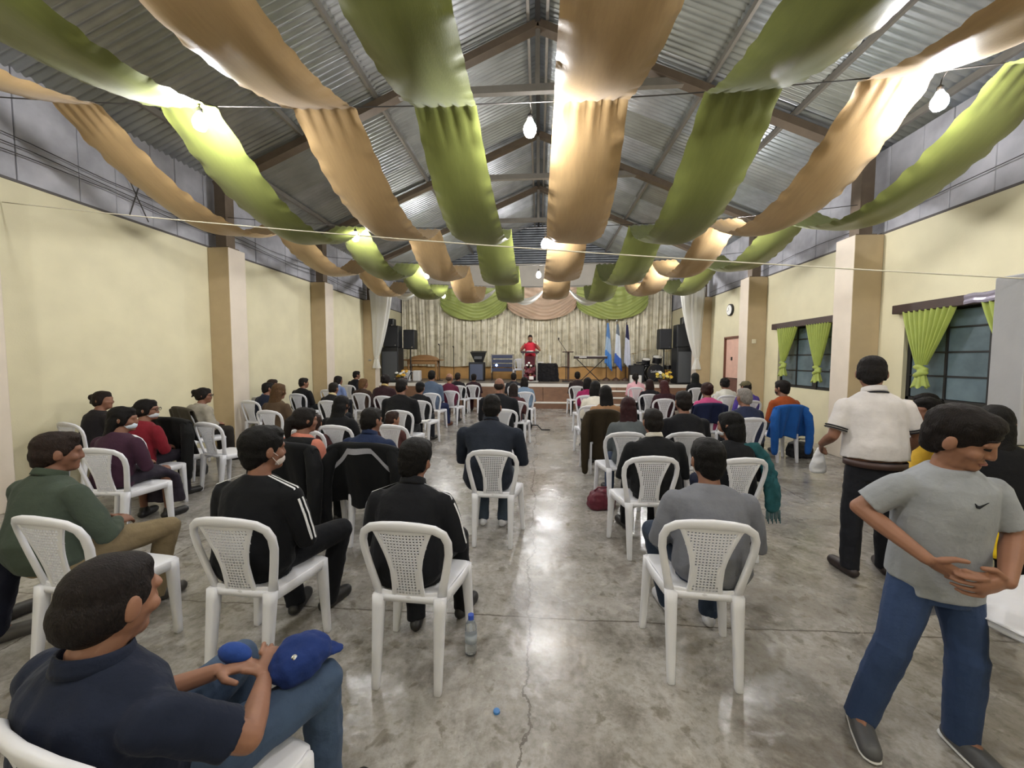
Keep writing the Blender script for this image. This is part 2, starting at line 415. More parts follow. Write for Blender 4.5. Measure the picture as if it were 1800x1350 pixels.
# silvery plastic on the near pelmet
MB().grid(lambda u, v: (XR - .115 - .006 * math.sin(v * 9), 4.35 + .95 * u, 2.335 + .12 * v + .008 * math.sin(u * 23)), 16, 4).build('plastic_wrap', mat('silver_plastic', '#9d97a5', .25, metal=.4, bump=.4, bscale=25), label='silver plastic sheet wrapped on the pelmet above the nearer window', cat='plastic sheet')
# door on the right wall
dr = empty('door_1', (XR, (DOOR[0]+DOOR[1])/2, 0), kind='structure', label='pinkish wooden door with dark frame beside the clock')
dw = DOOR[1]-DOOR[0]
f = MB().bx(-.02, .12, -dw/2, -dw/2+.05, 0, 2.3).bx(-.02, .12, dw/2-.05, dw/2, 0, 2.3).bx(-.02, .12, -dw/2, dw/2, 2.25, 2.3); f.build('door_frame', mat('brown_door_frame', '#6b4435', .5), dr)
MB().bx(.03, .07, -dw/2+.05, dw/2-.05, 1.12, 2.25).build('upper_panel', mat('salmon_panel', '#d2aa98', .55, var=.08, scale=5), dr)
MB().bx(.03, .07, -dw/2+.05, dw/2-.05, .02, 1.1).build('lower_panel', mat('dark_red_panel', '#6a4a41', .5, var=.15, scale=7), dr)
MB().bx(.02, .06, .02, .1, 1.62, 1.72).build('lock', win_metal, dr)
MB().bx(.16, .18, -dw/2, dw/2, 0, 2.3).build('door_backing', win_metal, dr)
# partition by the right edge
pt = empty('partition', (3.2, 2.79, 0), kind='structure', label='short partition wall with grey upper panel and yellow base')
MB().bx(0, 2.26, 0, .16, 0, 1.05).build('lower_panel', yellow, pt)
bevel(MB().bx(-.02, 2.26, -.03, .17, 1.06, 2.2).build('upper_panel', mat('pale_grey_board', '#a8a8aa', .6, var=.04, scale=5, bump=.08), pt), .01)
MB().bx(0, 2.26, 0, .14, 1.05, 1.06).build('joint', win_metal, pt)
# stage
YS = 13.05; ZS = .81
stage_wood = mat('brown_stage_boards', '#7a5a45', .5, var=.2, scale=5, stretch=(1, 1, 6), bump=.1)
stage_top = mat('dark_stage_floor', '#6d655c', .4, var=.15, scale=3)
white_edge = mat('white_nosing', '#d8d4cc', .5)
st = empty('stage', (0, YS, 0), kind='structure', label='raised stage platform with white nosing and brown boarded front')
MB().bx(XL, XR, .02, YB - YS, 0, ZS - .08).build('platform', stage_wood, st)
MB().bx(XL, XR, 0, YB - YS, ZS - .08, ZS).build('deck', stage_top, st)
MB().bx(XL, XR, -.03, .05, ZS - .1, ZS + .004).build('nosing', white_edge, st)
x = XL
while x < XR - .1:
    x2 = min(x + 1.22, XR); MB().bbox(((x+x2)/2, .0, ZS/2 - .05), (x2 - x - .012, .05, ZS - .1), .006).build('front_board', stage_wood, st); x = x2
for i in range(3):
    zz = ZS - .2 * (i + 1)
    for (xa, xb) in ((-.2, 1.3), (1.72, 3.6)):
        if xa < 0 and i != 2: continue
        MB().bx(xa, xb, -.3 * (i + 1) * (.9 if xa > 0 else .33), .0, 0 if i == 2 else zz - .2, zz - .03).build('step', stage_wood, st)
        MB().bx(xa, xb, -.3 * (i + 1) * (.9 if xa > 0 else .33) - .02, .0, zz - .03, zz).build('step_nosing', white_edge, st)
MB().bx(XL, XR, YB - YS - .12, YB - YS, ZS, 1.45).build('plinth', mat('orange_plinth', '#c99a5c', .6, var=.08, scale=4), st)
# ------------------------------------------------------------------ ceiling drapes, wires, bulbs
def satin(name, col, tl=.11):
    return mat(name, col, .38, var=.06, scale=6, spec=.45, sheen=.12, translucent=tl, bump=.12, bscale=35, stretch=(6, 1, 1))
green = satin('green_satin', '#767c40'); tan = satin('tan_satin', '#b6986c'); tan2 = satin('peach_satin', '#dcae8c')
WROW = (-2.6, .5, 3.66, 6.75, 9.9, 12.9)
def wire_z(x, k): return 3.93 + .0095 * x * x + (.72 if k == 1 else .9 if k == 0 else .03 if k == 2 else -.06 if k == 3 else .07 if k == 4 else .1 if k == 5 else 0)
rope_m = mat('dark_wire', '#3b3733', .6)
for k, y in enumerate(WROW):
    if k == 0: continue
    pts = [(XL + (XR - XL) * i / 16, y, wire_z(XL + (XR - XL) * i / 16, k) + .015) for i in range(17)]
    MB().tube(pts, .006, 5).build('drape_wire', rope_m, smooth=True, label='thin wire across the hall carrying the drapes, %s' % ('at the rear overhead', 'in the row nearest the camera', 'above the first pillars in full view', 'above the second pillars in full view', 'before the stage')[k - 1], cat='wire')
RIB = [(-4.62, .56, 'tan', 'outermost peach drape beside the windowless wall'), (-3.38, .58, 'green', 'outer green drape above the windowless side'),
       (-2.06, .58, 'tan', 'inner peach drape above the left seats'), (-.86, .62, 'green', 'green drape just left of the roof ridge'),
       (.48, .62, 'tan', 'peach drape just right of the roof ridge'), (1.76, .66, 'green', 'inner green drape above the right seats'),
       (3.02, .6, 'tan', 'outer peach drape above the windowed side'), (4.18, .62, 'green', 'outermost green drape beside the windowed wall')]
for ri, (xc, wd, col, lab) in enumerate(RIB):
    rr = random.Random(ri)
    nsp = len(WROW) - 1; nv = nsp * 22; nu = 14
    sag = [rr.uniform(.62, .78) for _ in range(nsp)]; sag[1] = rr.uniform(.58, .66)
    ph = rr.uniform(0, 6); off = [rr.uniform(-.05, .05) for _ in range(nsp + 1)]; wsc = [rr.uniform(.92, 1.08) for _ in range(nsp + 1)]
    def fn(u, v):
        t = v * nsp; k = min(int(t), nsp - 1); q = t - k
        y = WROW[k] + (WROW[k+1] - WROW[k]) * q
        s4 = 4 * q * (1 - q)
        xx = xc + off[k] * (1 - q) + off[k+1] * q
        ww = wd * (wsc[k] * (1 - q) + wsc[k+1] * q) * (1 + .16 * s4)
        e = (u - .5) * 2
        x = xx + e * ww / 2
        zw = wire_z(x, k) * (1 - q) + wire_z(x, k + 1) * q
        z = zw - sag[k] * s4 * (1 - .10 * e * e)                       # edges hang a little higher: a shallow trough
        pin = max(0, 1 - q / .1, 1 - (1 - q) / .1)
        z += .015 * pin * math.sin(u * 30 + ph + k)                    # gathers on the wire
        ed = max(0, abs(e) - .72) / .28
        z += ed * (.009 * math.sin(v * 420 + ph) + .007 * math.sin(v * 617 + 2 * ph)) + ed * .03 * s4
        z += .010 * math.sin(u * 9 + ph + v * 20) * s4
        y += .014 * ed * math.sin(v * 420 + ph); z += .012 * math.sin(u * 5 + v * 61 + ph) * s4
        return (x, y, z)
    MB().grid(fn, nu, nv * 3).build('ceiling_drape', {'tan': tan, 'green': green}[col], smooth=True, label=lab, cat='drape', group='satin drapes swagged under the roof')
# sheer white swags at the proscenium
sheer = mat('white_sheer', '#efeee9', .5, translucent=.5, sheen=.4, bump=.2, bscale=30)
for i, (xa, xb, dz) in enumerate(((-5.3, -3.9, .5), (-2.9, -1.4, .45), (-1.2, .2, .5), (.9, 2.3, .55))):
    def fn(u, v, xa=xa, xb=xb, dz=dz):
        x = xa + (xb - xa) * u; s = 4 * u * (1 - u)
        return (x, 12.9 + .06 * math.sin(v * 9) * s, wire_z(x, 5) + .01 - dz * s * (.75 + .35 * v) - .05 * v)
    MB().grid(fn, 20, 6).build('sheer_swag', sheer, smooth=True, label='short white sheer swag before the stage, %s of four' % ('leftmost', 'second from left', 'third from left', 'rightmost')[i], cat='swag', group='white sheer swags')
# bulbs
bulb_m = bpy.data.materials.new('lit_bulb'); bulb_m.use_nodes = True
bb = bulb_m.node_tree.nodes['Principled BSDF']; bb.inputs['Base Color'].default_value = (1, 1, 1, 1)
bb.inputs['Emission Color'].default_value = (.985, .985, 1.0, 1); bb.inputs['Emission Strength'].default_value = BULB_STRENGTH
bulb_me = MB(); n = 10
bulb_me.rings([((0, 0, z), (r, 0, 0), (0, r, 0)) for z, r in ((-.062, .012), (-.052, .034), (-.03, .046), (0, .05), (.025, .044), (.05, .028), (.07, .02))], n)
bulb_me.v = [(a * 1.2, b * 1.2, (c - .07) * 1.2 + .07) for a, b, c in bulb_me.v]; bulb_me = bulb_me.mesh('bulb', bulb_m, True)
sock_me = MB().rings([((0, 0, z), (r, 0, 0), (0, r, 0)) for z, r in ((.065, .024), (.11, .024), (.12, .012), (.13, .006))], 8).mesh('socket', mat('black_socket', '#1c1a19', .5), True)
BUL = [(-3.17, 3.5, 3.84, 'above the left front seats'), (-.1, 3.72, 3.79, 'in the middle of the row nearest the camera'), (3.45, 3.72, 3.88, 'nearest the windowed wall'),
       (-3.2, 6.6, 3.76, 'second along the windowless side'), (.08, 6.78, 3.63, 'second along the middle'), (3.4, 6.78, 3.8, 'second along the windowed side'),
       (-2.92, 9.93, 3.81, 'third along the windowless side'), (-.03, 9.93, 3.79, 'third along the middle'), (3.3, 9.93, 3.8, 'third along the windowed side'),
       (-3.22, 12.85, 3.77, 'before the stage on the windowless side'), (.4, 12.85, 3.74, 'before the middle of the stage'), (3.3, 12.85, 3.86, 'before the stage on the windowed side'),
       (-3.3, .55, 3.82, 'overhead at the rear on the windowless side'), (0.1, .55, 3.8, 'overhead at the rear in the middle'), (3.3, .55, 3.82, 'overhead at the rear on the windowed side'),
       (-3.3, -2.4, 3.82, 'behind the camera on the windowless side'), (3.3, -2.4, 3.82, 'behind the camera on the windowed side')]
for x, y, z, lab in BUL:
    r = empty('light_bulb', (x, y, z), label='lit bare bulb ' + lab, cat='light bulb', group='bare bulbs on the wires')
    inst('bulb', bulb_me, r); inst('socket', sock_me, r)
    k = min(range(1, 6), key=lambda i: abs(WROW[i] - y)) if y > -1 else 1
    top = max(.16, wire_z(x, k) + .02 - z)
    MB().tube([(0, 0, .125), (.01, 0, (.125 + top) / 2), (0, (WROW[k] - y) if y > -1 else 0, top)], .005, 5).build('cord', rope_m, r, smooth=True)
# string and cables
def cable(name, pts, rad, m, **kw): return MB().tube(pts, rad, 5).build(name, m, smooth=True, **kw)
pale_rope = mat('pale_cord', '#cfc8b4', .7)
a, b_ = Vector((XL + .03, 3.95, 3.35)), Vector((3.22, 2.80, 2.16))
cable('washing_line', [a.lerp(b_, t / 20) - Vector((0, 0, .06 * 4 * (t / 20) * (1 - t / 20))) for t in range(21)], .005, pale_rope, label='pale cord stretched from the left wall to the partition', cat='cord')
for i, dz in enumerate((.35, .42, .52)):
    cable('wall_cable', [(XL + .05, 1.0 + .8 * t, ZT + dz - .012 * t + .03 * math.sin(t * 1.7 + i)) for t in range(18)], .006, rope_m, label='dark cable along the grey boards of the left wall, %s' % ('lowest of three', 'middle of three', 'uppermost of three')[i], cat='cable', group='cables on the left upper wall')
cable('wall_cable', [(XR - .05, 4.0 + .8 * t, ZT + .3 - .015 * t + .03 * math.sin(t * 1.4)) for t in range(12)], .006, rope_m, label='dark cable along the grey boards of the right wall', cat='cable')
cable('wall_cable', [(XL + .1, 5.1, 4.5), (XL + .1, 5.5, ZT + .05)], .008, rope_m, label='dark cable crossing down the left grey boards', cat='cable', group='crossed cables')
cable('wall_cable', [(XL + .12, 5.42, 4.3), (XL + .12, 5.22, ZT + .05)], .008, rope_m, label='dark cable slanting back under the crossed one', cat='cable', group='crossed cables')
cable('wall_cable', [(XLP + .015, 3.56 + .02 * math.sin(t * 1.9), 3.4 - .09 * t) for t in range(18)], .008, rope_m, label='hanging dark cord on the nearest left pillar', cat='cable')
MB().ell((XLP + .025, 3.55, 1.84), (.03, .03, .045)).build('cord_plug', rope_m, smooth=True, label='dark plug at the end of the pillar cord', cat='plug')
# clock on the right wall
ck = empty('wall_clock', (XR - .03, 11.5, 3.06), label='round white wall clock with black rim above the door', cat='clock')
rim = MB(); rim.rings([((x, 0, 0), (0, r, 0), (0, 0, r)) for x, r in ((.03, .17), (-.02, .17), (-.03, .15), (-.015, .145))][::-1], 24); rim.build('rim', mat('black_plastic', '#17171a', .4), ck, smooth=False)
MB().rings([((-.032, 0, 0), (0, .142, 0), (0, 0, .142)), ((-.026, 0, 0), (0, .142, 0), (0, 0, .142))], 24).build('face', mat('clock_white', '#e8e6e0', .5), ck)
for a_, l in ((.3, .07), (1.9, .11)): MB().box((-.036, l / 2 * math.sin(a_), l / 2 * math.cos(a_)), (.004, .008, l), Matrix.Rotation(-a_, 3, 'X')).build('hand', _mats['black_plastic'], ck)
# conduit, switch, small boxes on the pillars
MB().bx(XR - .02, XR, 10.62, 10.64, 2.2, 3.5).build('conduit', pale_rope, label='thin conduit running down beside the door', cat='conduit')
MB().bbox((XR - .02, 10.63, 2.15), (.04, .07, .1), .006).build('switch_box', mat('grey_plastic', '#8f8c88', .5), label='grey switch box below the conduit', cat='switch')
MB().bbox((XRP + .16, 9.74, 2.08), (.09, .03, .1), .006).build('switch_box', mat('cream_plastic', '#d7ceb3', .5), label='cream switch box on the second right pillar', cat='switch')
MB().bbox((-5.75, 12.73, 1.6), (.09, .03, .06), .006).build('socket_plate', _mats['grey_plastic'], label='small socket plate on the fourth left pillar', cat='socket')
# ------------------------------------------------------------------ window curtains
lime = mat('lime_curtain', '#a9b659', .55, var=.08, scale=7, translucent=.25, sheen=.3)
def tied_curtain(y0, y1, ztop, zk, ylean, lab):
    r = empty('window_curtain', (XR - .07, (y0 + y1) / 2, ztop), label=lab, cat='curtain', group='lime window curtains tied in knots')
    W = y1 - y0; h = ztop - zk
    def fn(u, v):
        wd = W * (1 - .80 * v ** 1.15) ; e = u - .5
        return (-.02 + (.028 * (1 - .4 * v)) * math.sin(u * 2 * PI * 9) , ylean * v + e * wd, -h * v)
    MB().grid(fn, 72, 14).build('curtain_panel', lime, r, smooth=True)
    kn = MB()
    for i in range(4):
        a_ = i * 1.7; kn.ell((-.02 + .02 * math.sin(a_), ylean + .035 * math.cos(a_), -h - .03 - .035 * i), (.05, .075, .04), Matrix.Rotation(.5 * math.sin(a_ * 2), 3, 'X'))
    blob(kn, 'knot', lime, r, .012, 2)
    def fn2(u, v):
        wd = .11 + .09 * v; a_ = u * 2 * PI
        rr = 1 + .25 * math.sin(a_ * 6)
        return (-.02 + math.cos(a_) * wd * .3 * rr, ylean + math.sin(a_) * wd * .5 * rr, -h - .14 - .17 * v + .02 * math.sin(a_ * 5))
    MB().grid(fn2, 48, 4, True).build('tail', lime, r, smooth=True)
tied_curtain(5.40, 6.14, 2.34, 1.56, .05, 'lime curtain tied in a knot, farther side of the near window')
tied_curtain(4.42, 5.12, 2.34, 1.56, -.02, 'lime curtain tied in a knot, beside the partition')
tied_curtain(8.48, 9.14, 2.34, 1.60, .1, 'lime curtain tied in a knot, farther side of the far window')
tied_curtain(7.55, 8.2, 2.34, 1.52, -.02, 'lime curtain tied in a knot, beside the pillar at the far window')
# ------------------------------------------------------------------ stage curtain, swags, side drapes
def brocade():
    m = bpy.data.materials.new('gold_brocade'); m.use_nodes = True; nt = m.node_tree; L = nt.links.new; N = nt.nodes.new
    b = nt.nodes['Principled BSDF']; tc = N('ShaderNodeTexCoord')
    v = N('ShaderNodeTexVoronoi'); v.inputs['Scale'].default_value = 5; v.feature = 'SMOOTH_F1'; L(tc.outputs['Object'], v.inputs['Vector'])
    n = N('ShaderNodeTexNoise'); n.inputs['Scale'].default_value = 11; n.inputs['Detail'].default_value = 4; n.inputs['Distortion'].default_value = 2; L(tc.outputs['Object'], n.inputs['Vector'])
    x = N('ShaderNodeMath'); x.operation = 'ADD'; L(v.outputs['Distance'], x.inputs[0]); L(n.outputs[0], x.inputs[1])
    r = N('ShaderNodeValToRGB'); e = r.color_ramp.elements; e[0].position = .55; e[0].color = (*sr('#b2aa95'), 1); e[1].position = 1.0; e[1].color = (*sr('#d8d0b8'), 1); k = e.new(.76); k.color = (*sr('#c4bba0'), 1)
    L(x.outputs[0], r.inputs[0]); L(r.outputs[0], b.inputs['Base Color'])
    b.inputs['Roughness'].default_value = .32; b.inputs['Metallic'].default_value = .12
    bp = N('ShaderNodeBump'); bp.inputs['Strength'].default_value = .35; bp.inputs['Distance'].default_value = .02; L(x.outputs[0], bp.inputs['Height']); L(bp.outputs[0], b.inputs['Normal'])
    return m
broc = brocade()
CX = [XL + .04, -4.35, -2.45, -.72, 1.1, 2.75, 4.2, XR - .04]
for i in range(7):
    xa, xb = CX[i], CX[i+1]; rr = random.Random(40 + i); ph = [rr.uniform(0, 6) for _ in range(6)]; fan = rr.uniform(-.15, .15)
    def fn(u, v, xa=xa, xb=xb, ph=ph, fan=fan):
        W = xb - xa; a_ = u * W / .15 * 2 * PI + 1.5 * math.sin(u * 11 + ph[4])
        x = xa + W * u + fan * (1 - v) * math.sin(PI * u)
        d = .021 * math.sin(a_ + ph[0] + 1.2 * math.sin(u * 5 + ph[1])) + .045 * math.sin(a_ * .37 + ph[2] + v * 2)
        z = 4.45 - (4.45 - 1.34) * v - (.02 * math.sin(u * 7 + ph[3]) if v == 1 else 0)
        return (x, YB - .22 - d * (.5 + .5 * v), z)
    nm = ('at the left wall', 'second from the left', 'third from the left', 'behind the lectern', 'behind the keyboard', 'behind the flags', 'at the right wall')[i]
    MB().grid(fn, 160, 10).build('stage_curtain', broc, smooth=True, label='silver gold brocade stage curtain %s' % nm, cat='curtain', group='brocade stage curtains')
MB().tube([(XL, YB - .2, 4.5), (XR, YB - .2, 4.5)], .02, 8).build('curtain_rod', steel_grey, smooth=True, label='long curtain rod above the brocade curtains', cat='curtain rod')
def swag(xa, xb, m, lab, ph):
    def fn(u, v):
        x = xa + (xb - xa) * u; s = 4 * u * (1 - u); bow = (s ** .6)
        z = 4.62 - v * (.72 + .62 * bow) + .0
        d = .05 * math.sin(v * 30 - s * 5 + ph + 2 * math.sin(u * 8)) * (.3 + .7 * v) + .12 * v * s + .035 * math.sin(u * 46 + ph) * (1 - v)
        return (x, YB - .36 - d - .05, z)
    MB().grid(fn, 60, 44).build('stage_swag', m, smooth=True, label=lab, cat='swag', group='satin swags over the stage curtain')
swag(-4.2, -1.35, mat('lime_satin_swag', '#a3ad62', .4, var=.06, scale=5, sheen=.3), 'lime green satin swag on the left above the stage curtain', 0)
swag(-1.36, 1.52, mat('peach_satin_swag', '#cdb197', .4, var=.06, scale=5, sheen=.3), 'peach satin swag in the middle above the stage curtain', 2)
swag(1.51, 4.42, _mats['lime_satin_swag'], 'lime green satin swag on the right above the stage curtain', 4)
def side_drape(x, s, lab):
    r = empty('side_drape', (x, 12.68, 1.3), label=lab, cat='drape', group='white side drapes of the stage')
    def fn(u, v):
        a_ = u * 2 * PI
        w_ = .30 * (1 - v) ** .7 + .055; cx = s * .18 * v ** 2
        rr = 1 + .18 * math.sin(a_ * 7 + v * 2)
        return (cx + math.cos(a_) * w_ * rr, .05 + math.sin(a_) * w_ * .35 * rr, 2.65 - 2.3 * v)
    MB().grid(fn, 70, 16, True).build('drape_panel', sheer, r, smooth=True)
    def fn2(u, v):
        a_ = u * 2 * PI; rr = (.06 + .07 * v) * (1 + .25 * math.sin(a_ * 5))
        return (s * .18 + math.cos(a_) * rr, .05 + math.sin(a_) * rr * .6, .35 - .32 * v)
    MB().grid(fn2, 40, 4, True).build('drape_tail', sheer, r, smooth=True)
    MB().tube([(s * .18 + .07 * math.cos(t), .05 + .04 * math.sin(t), .36) for t in [k * PI / 5 for k in range(11)]], .015, 6).build('tie', sheer, r, smooth=True)
side_drape(-5.35, -1, 'white sheer drape tied at the left of the stage')
side_drape(4.86, 1, 'white sheer drape tied at the right of the stage')
# ------------------------------------------------------------------ chairs
plastic = mat('white_chair_plastic', '#d6d6da', .38, var=.03, scale=4, bump=.06, bscale=120)
CH = .875
def by_(x, z): return -.205 - (z - .44) * .24 + .75 * x * x
def chair_meshes():
    R_ = {}
    half = [(-.158, .43), (-.176, .52), (-.196, .61), (-.211, .69), (-.212, .752), (-.196, .798), (-.156, .828), (-.09, .842), (0, .847)]
    path = half + [(-x, z) for x, z in half[-2::-1]]
    rs = []
    for i, (x, z) in enumerate(path):
        a = path[max(0, i-1)]; b = path[min(len(path)-1, i+1)]
        P0 = Vector((x, by_(x, z), z)); T = (Vector((b[0], by_(*b), b[1])) - Vector((a[0], by_(*a), a[1]))).normalized()
        S = Vector((-1.5 * x, 1, .24)).normalized(); Nn = T.cross(S).normalized()
        hw = .0195 + .0065 * (1 - min(1, abs(x) / .2)) + (.004 if z < .5 else 0)
        rs.append((P0 - Nn * 0, Nn * hw, S * .0125))
    R_['back_frame'] = MB().rings(rs, 12, 3.2).mesh('back_frame', plastic, True)
    prof = [(.835, .152), (.80, .135), (.76, .118), (.71, .100), (.66, .086), (.61, .077), (.57, .074), (.51, .077), (.44, .084)]
    def hw(z):
        for (z1, w1), (z0, w0) in zip(prof, prof[1:]):
            if z0 <= z <= z1: return w0 + (w1 - w0) * (z - z0) / (z1 - z0)
        return .1
    mb = MB(); p = .0160; hh = .0051; th = .004
    z = .452
    while z < .832:
        nx = int(hw(z + p/2) / p) + 1
        for i in range(-nx, nx):
            cx = (i + .5) * p; cz = z + p/2
            if abs(cx) > hw(cz) - .002: continue
            hole = abs(cx) < hw(cz) - .022 and .475 < cz < .808
            def Q(dx, dz, s): x = cx + dx; zz = cz + dz; return (x, by_(x, zz) + s * th, zz)
            o = [(-p/2, -p/2), (p/2, -p/2), (p/2, p/2), (-p/2, p/2)]
            if not hole:
                vs = [Q(a, b, -1) for a, b in o] + [Q(a, b, 1) for a, b in o]; mb.add(vs, [(0, 1, 2, 3), (7, 6, 5, 4)])
            else:
                n_ = [(-hh, -hh), (hh, -hh), (hh, hh), (-hh, hh)]
                vs = [Q(a, b, -1) for a, b in o + n_] + [Q(a, b, 1) for a, b in o + n_]; fs = []
                for k in range(4):
                    k2 = (k + 1) % 4
                    fs += [(k, k2, 4+k2, 4+k), (8+k2, 8+k, 12+k, 12+k2), (4+k, 4+k2, 12+k2, 12+k)]
                mb.add(vs, fs)
        z += p
    # raised rim of the splat
    for s in (-1, 1):
        rim = []
        zs_ = [.44 + (.83 - .44) * i / 14 for i in range(15)]
        for i, zz in enumerate(zs_):
            x = s * (hw(zz) - .008); S = Vector((-1.5 * x, 1, .24)).normalized(); X = Vector((1, 1.5 * x, 0)).normalized()
            rim.append((Vector((x, by_(x, zz), zz)), X * .0125, S * .0075))
        mb.rings(rim, 8, 3)
    for zz in (.452,):
        mb.rings([(Vector((x, by_(x, zz), zz)), Vector((0, 0, .022)), Vector((0, .008, 0))) for x in (-.16, -.08, 0, .08, .16)], 8, 3)
    R_['splat'] = mb.mesh('splat', plastic)
    s = MB(); rs = []
    for y, w_, zz in ((-.215, .135, .442), (-.20, .155, .440), (-.1, .178, .430), (.03, .202, .428), (.13, .215, .436), (.175, .210, .432), (.195, .19, .418)):
        rs.append(((0, y, zz), (w_, 0, 0), (0, 0, .017)))
    s.rings(rs, 24, 6)
    for sx in (-1, 1):
        s.rings([((sx * x, y, .418), (.012, 0, 0), (0, 0, .03)) for x, y in ((.154, -.2), (.177, -.1), (.201, .03), (.213, .14), (.210, .17))], 8, 3)
    R_['seat'] = s.mesh('seat', plastic, True)
    for nm, a, b in (('rear', (.157, -.200, .455), (.158, -.250, .0)), ('front', (.200, .150, .440), (.228, .150, .0))):
        for sx in (-1, 1):
            rs = []
            for t in (0, .12, .3, .6, .9, .985, 1):
                q = Vector((sx * (a[0] + (b[0]-a[0]) * t), a[1] + (b[1]-a[1]) * t, a[2] + (b[2]-a[2]) * t))
                k = (1 - t); e = .85 if t == 1 else 1
                rs.append((q, Vector((.019 + .012 * k, 0, 0)) * e, Vector((0, .017 + .010 * k, 0)) * e))
            R_[nm + str(sx)] = MB().rings(rs[::-1], 10, 4).mesh('leg', plastic, True)
    return R_
CHM = chair_meshes()
def chair(x, y, rz, label, z=0, group='white plastic chairs of the audience'):
    r = empty('plastic_chair', (x, y, z), rz, label=label, cat='chair', group=group)
    for nm, me in CHM.items(): inst('leg' if nm[:4] in ('rear', 'fron') else nm, me, r)
    return r
# ------------------------------------------------------------------ people
def skin(c): return mat('skin_' + c, c, .55, var=.06, scale=14, spec=.35)
SK = {'a': skin('#7b5543'), 'b': skin('#8a624d'), 'c': skin('#6b4737')}
def cloth(c, rough=.85, var=.1): return mat('cloth_' + c + str(rough), c, rough, var=var, scale=9, bump=.25, bscale=55, spec=.2, sheen=.05)
def hair_m(c): return mat('hair_' + c, c, .55, var=.35, scale=30, bump=.6, bscale=90, spec=.15, stretch=(3, 3, 1))
def hand(mb, wst, d, n, side, s=1.0, curl=.5, spread=1.0):
    d = Vector(d).normalized(); n = Vector(n); n = (n - d * n.dot(d)).normalized(); lat = d.cross(n).normalized() * side; w_ = Vector(wst)
    mb.tube([w_, w_ + d * .045 * s, w_ + d * .085 * s], [.026 * s, .037 * s, .036 * s], 10, True, (n, .42))
    for i, (o, l) in enumerate(((-.030, .058), (-.010, .072), (.011, .076), (.031, .068))):
        b0 = w_ + d * .088 * s + lat * o * s * spread; L = l * s; p = [b0]; a = curl * (1 + .12 * (3 - i))
        for k, fr in ((.5, .45), (1.1, .36), (1.6, .27)):
            dd = d * math.cos(a * k) - n * math.sin(a * k); p.append(p[-1] + dd * L * fr * 1.1)
        mb.tube(p, [.0095 * s, .009 * s, .0085 * s, .007 * s], 8)
    t0 = w_ + d * .025 * s + lat * .03 * s
    t1 = t0 + (d * .6 + lat * .8).normalized() * .038 * s - n * .01 * s; t2 = t1 + (d * .95 + lat * .15).normalized() * .032 * s - n * .012 * s
    mb.tube([t0, t1, t2], [.014 * s, .0115 * s, .009 * s], 8)
def head_parts(mb, HM, s=1.0, female=False, detail=False):
    R = HM.to_3x3()
    T = lambda p: HM @ (Vector(p) * s)
    E = lambda c, r: mb.ell(T(c), [k * s for k in r], R, 14, 9)
    E((0, -.012, .030), (.074, .094, .086)); E((0, .018, -.01), (.066, .072, .095)); E((0, .028, -.062), (.046, .058, .050))
    E((0, .066, -.078), (.028, .028, .026)); E((0, .072, .028), (.054, .02, .02))
    mb.tube([T((0, .083, .018)), T((0, .093, -.008)), T((0, .097, -.022))], [.010 * s, .012 * s, .0135 * s], 8)
    for x in (-1, 1):
        E((x * .012, .092, -.024), (.009, .010, .008)); E((x * .042, .058, -.02), (.022, .026, .022))
        E((x * .077, -.004, -.004), (.010, .020, .032)); E((x * .073, .002, -.004), (.012, .014, .02))
    E((0, .083, -.052), (.024, .012, .007)); E((0, .080, -.063), (.020, .012, .007))
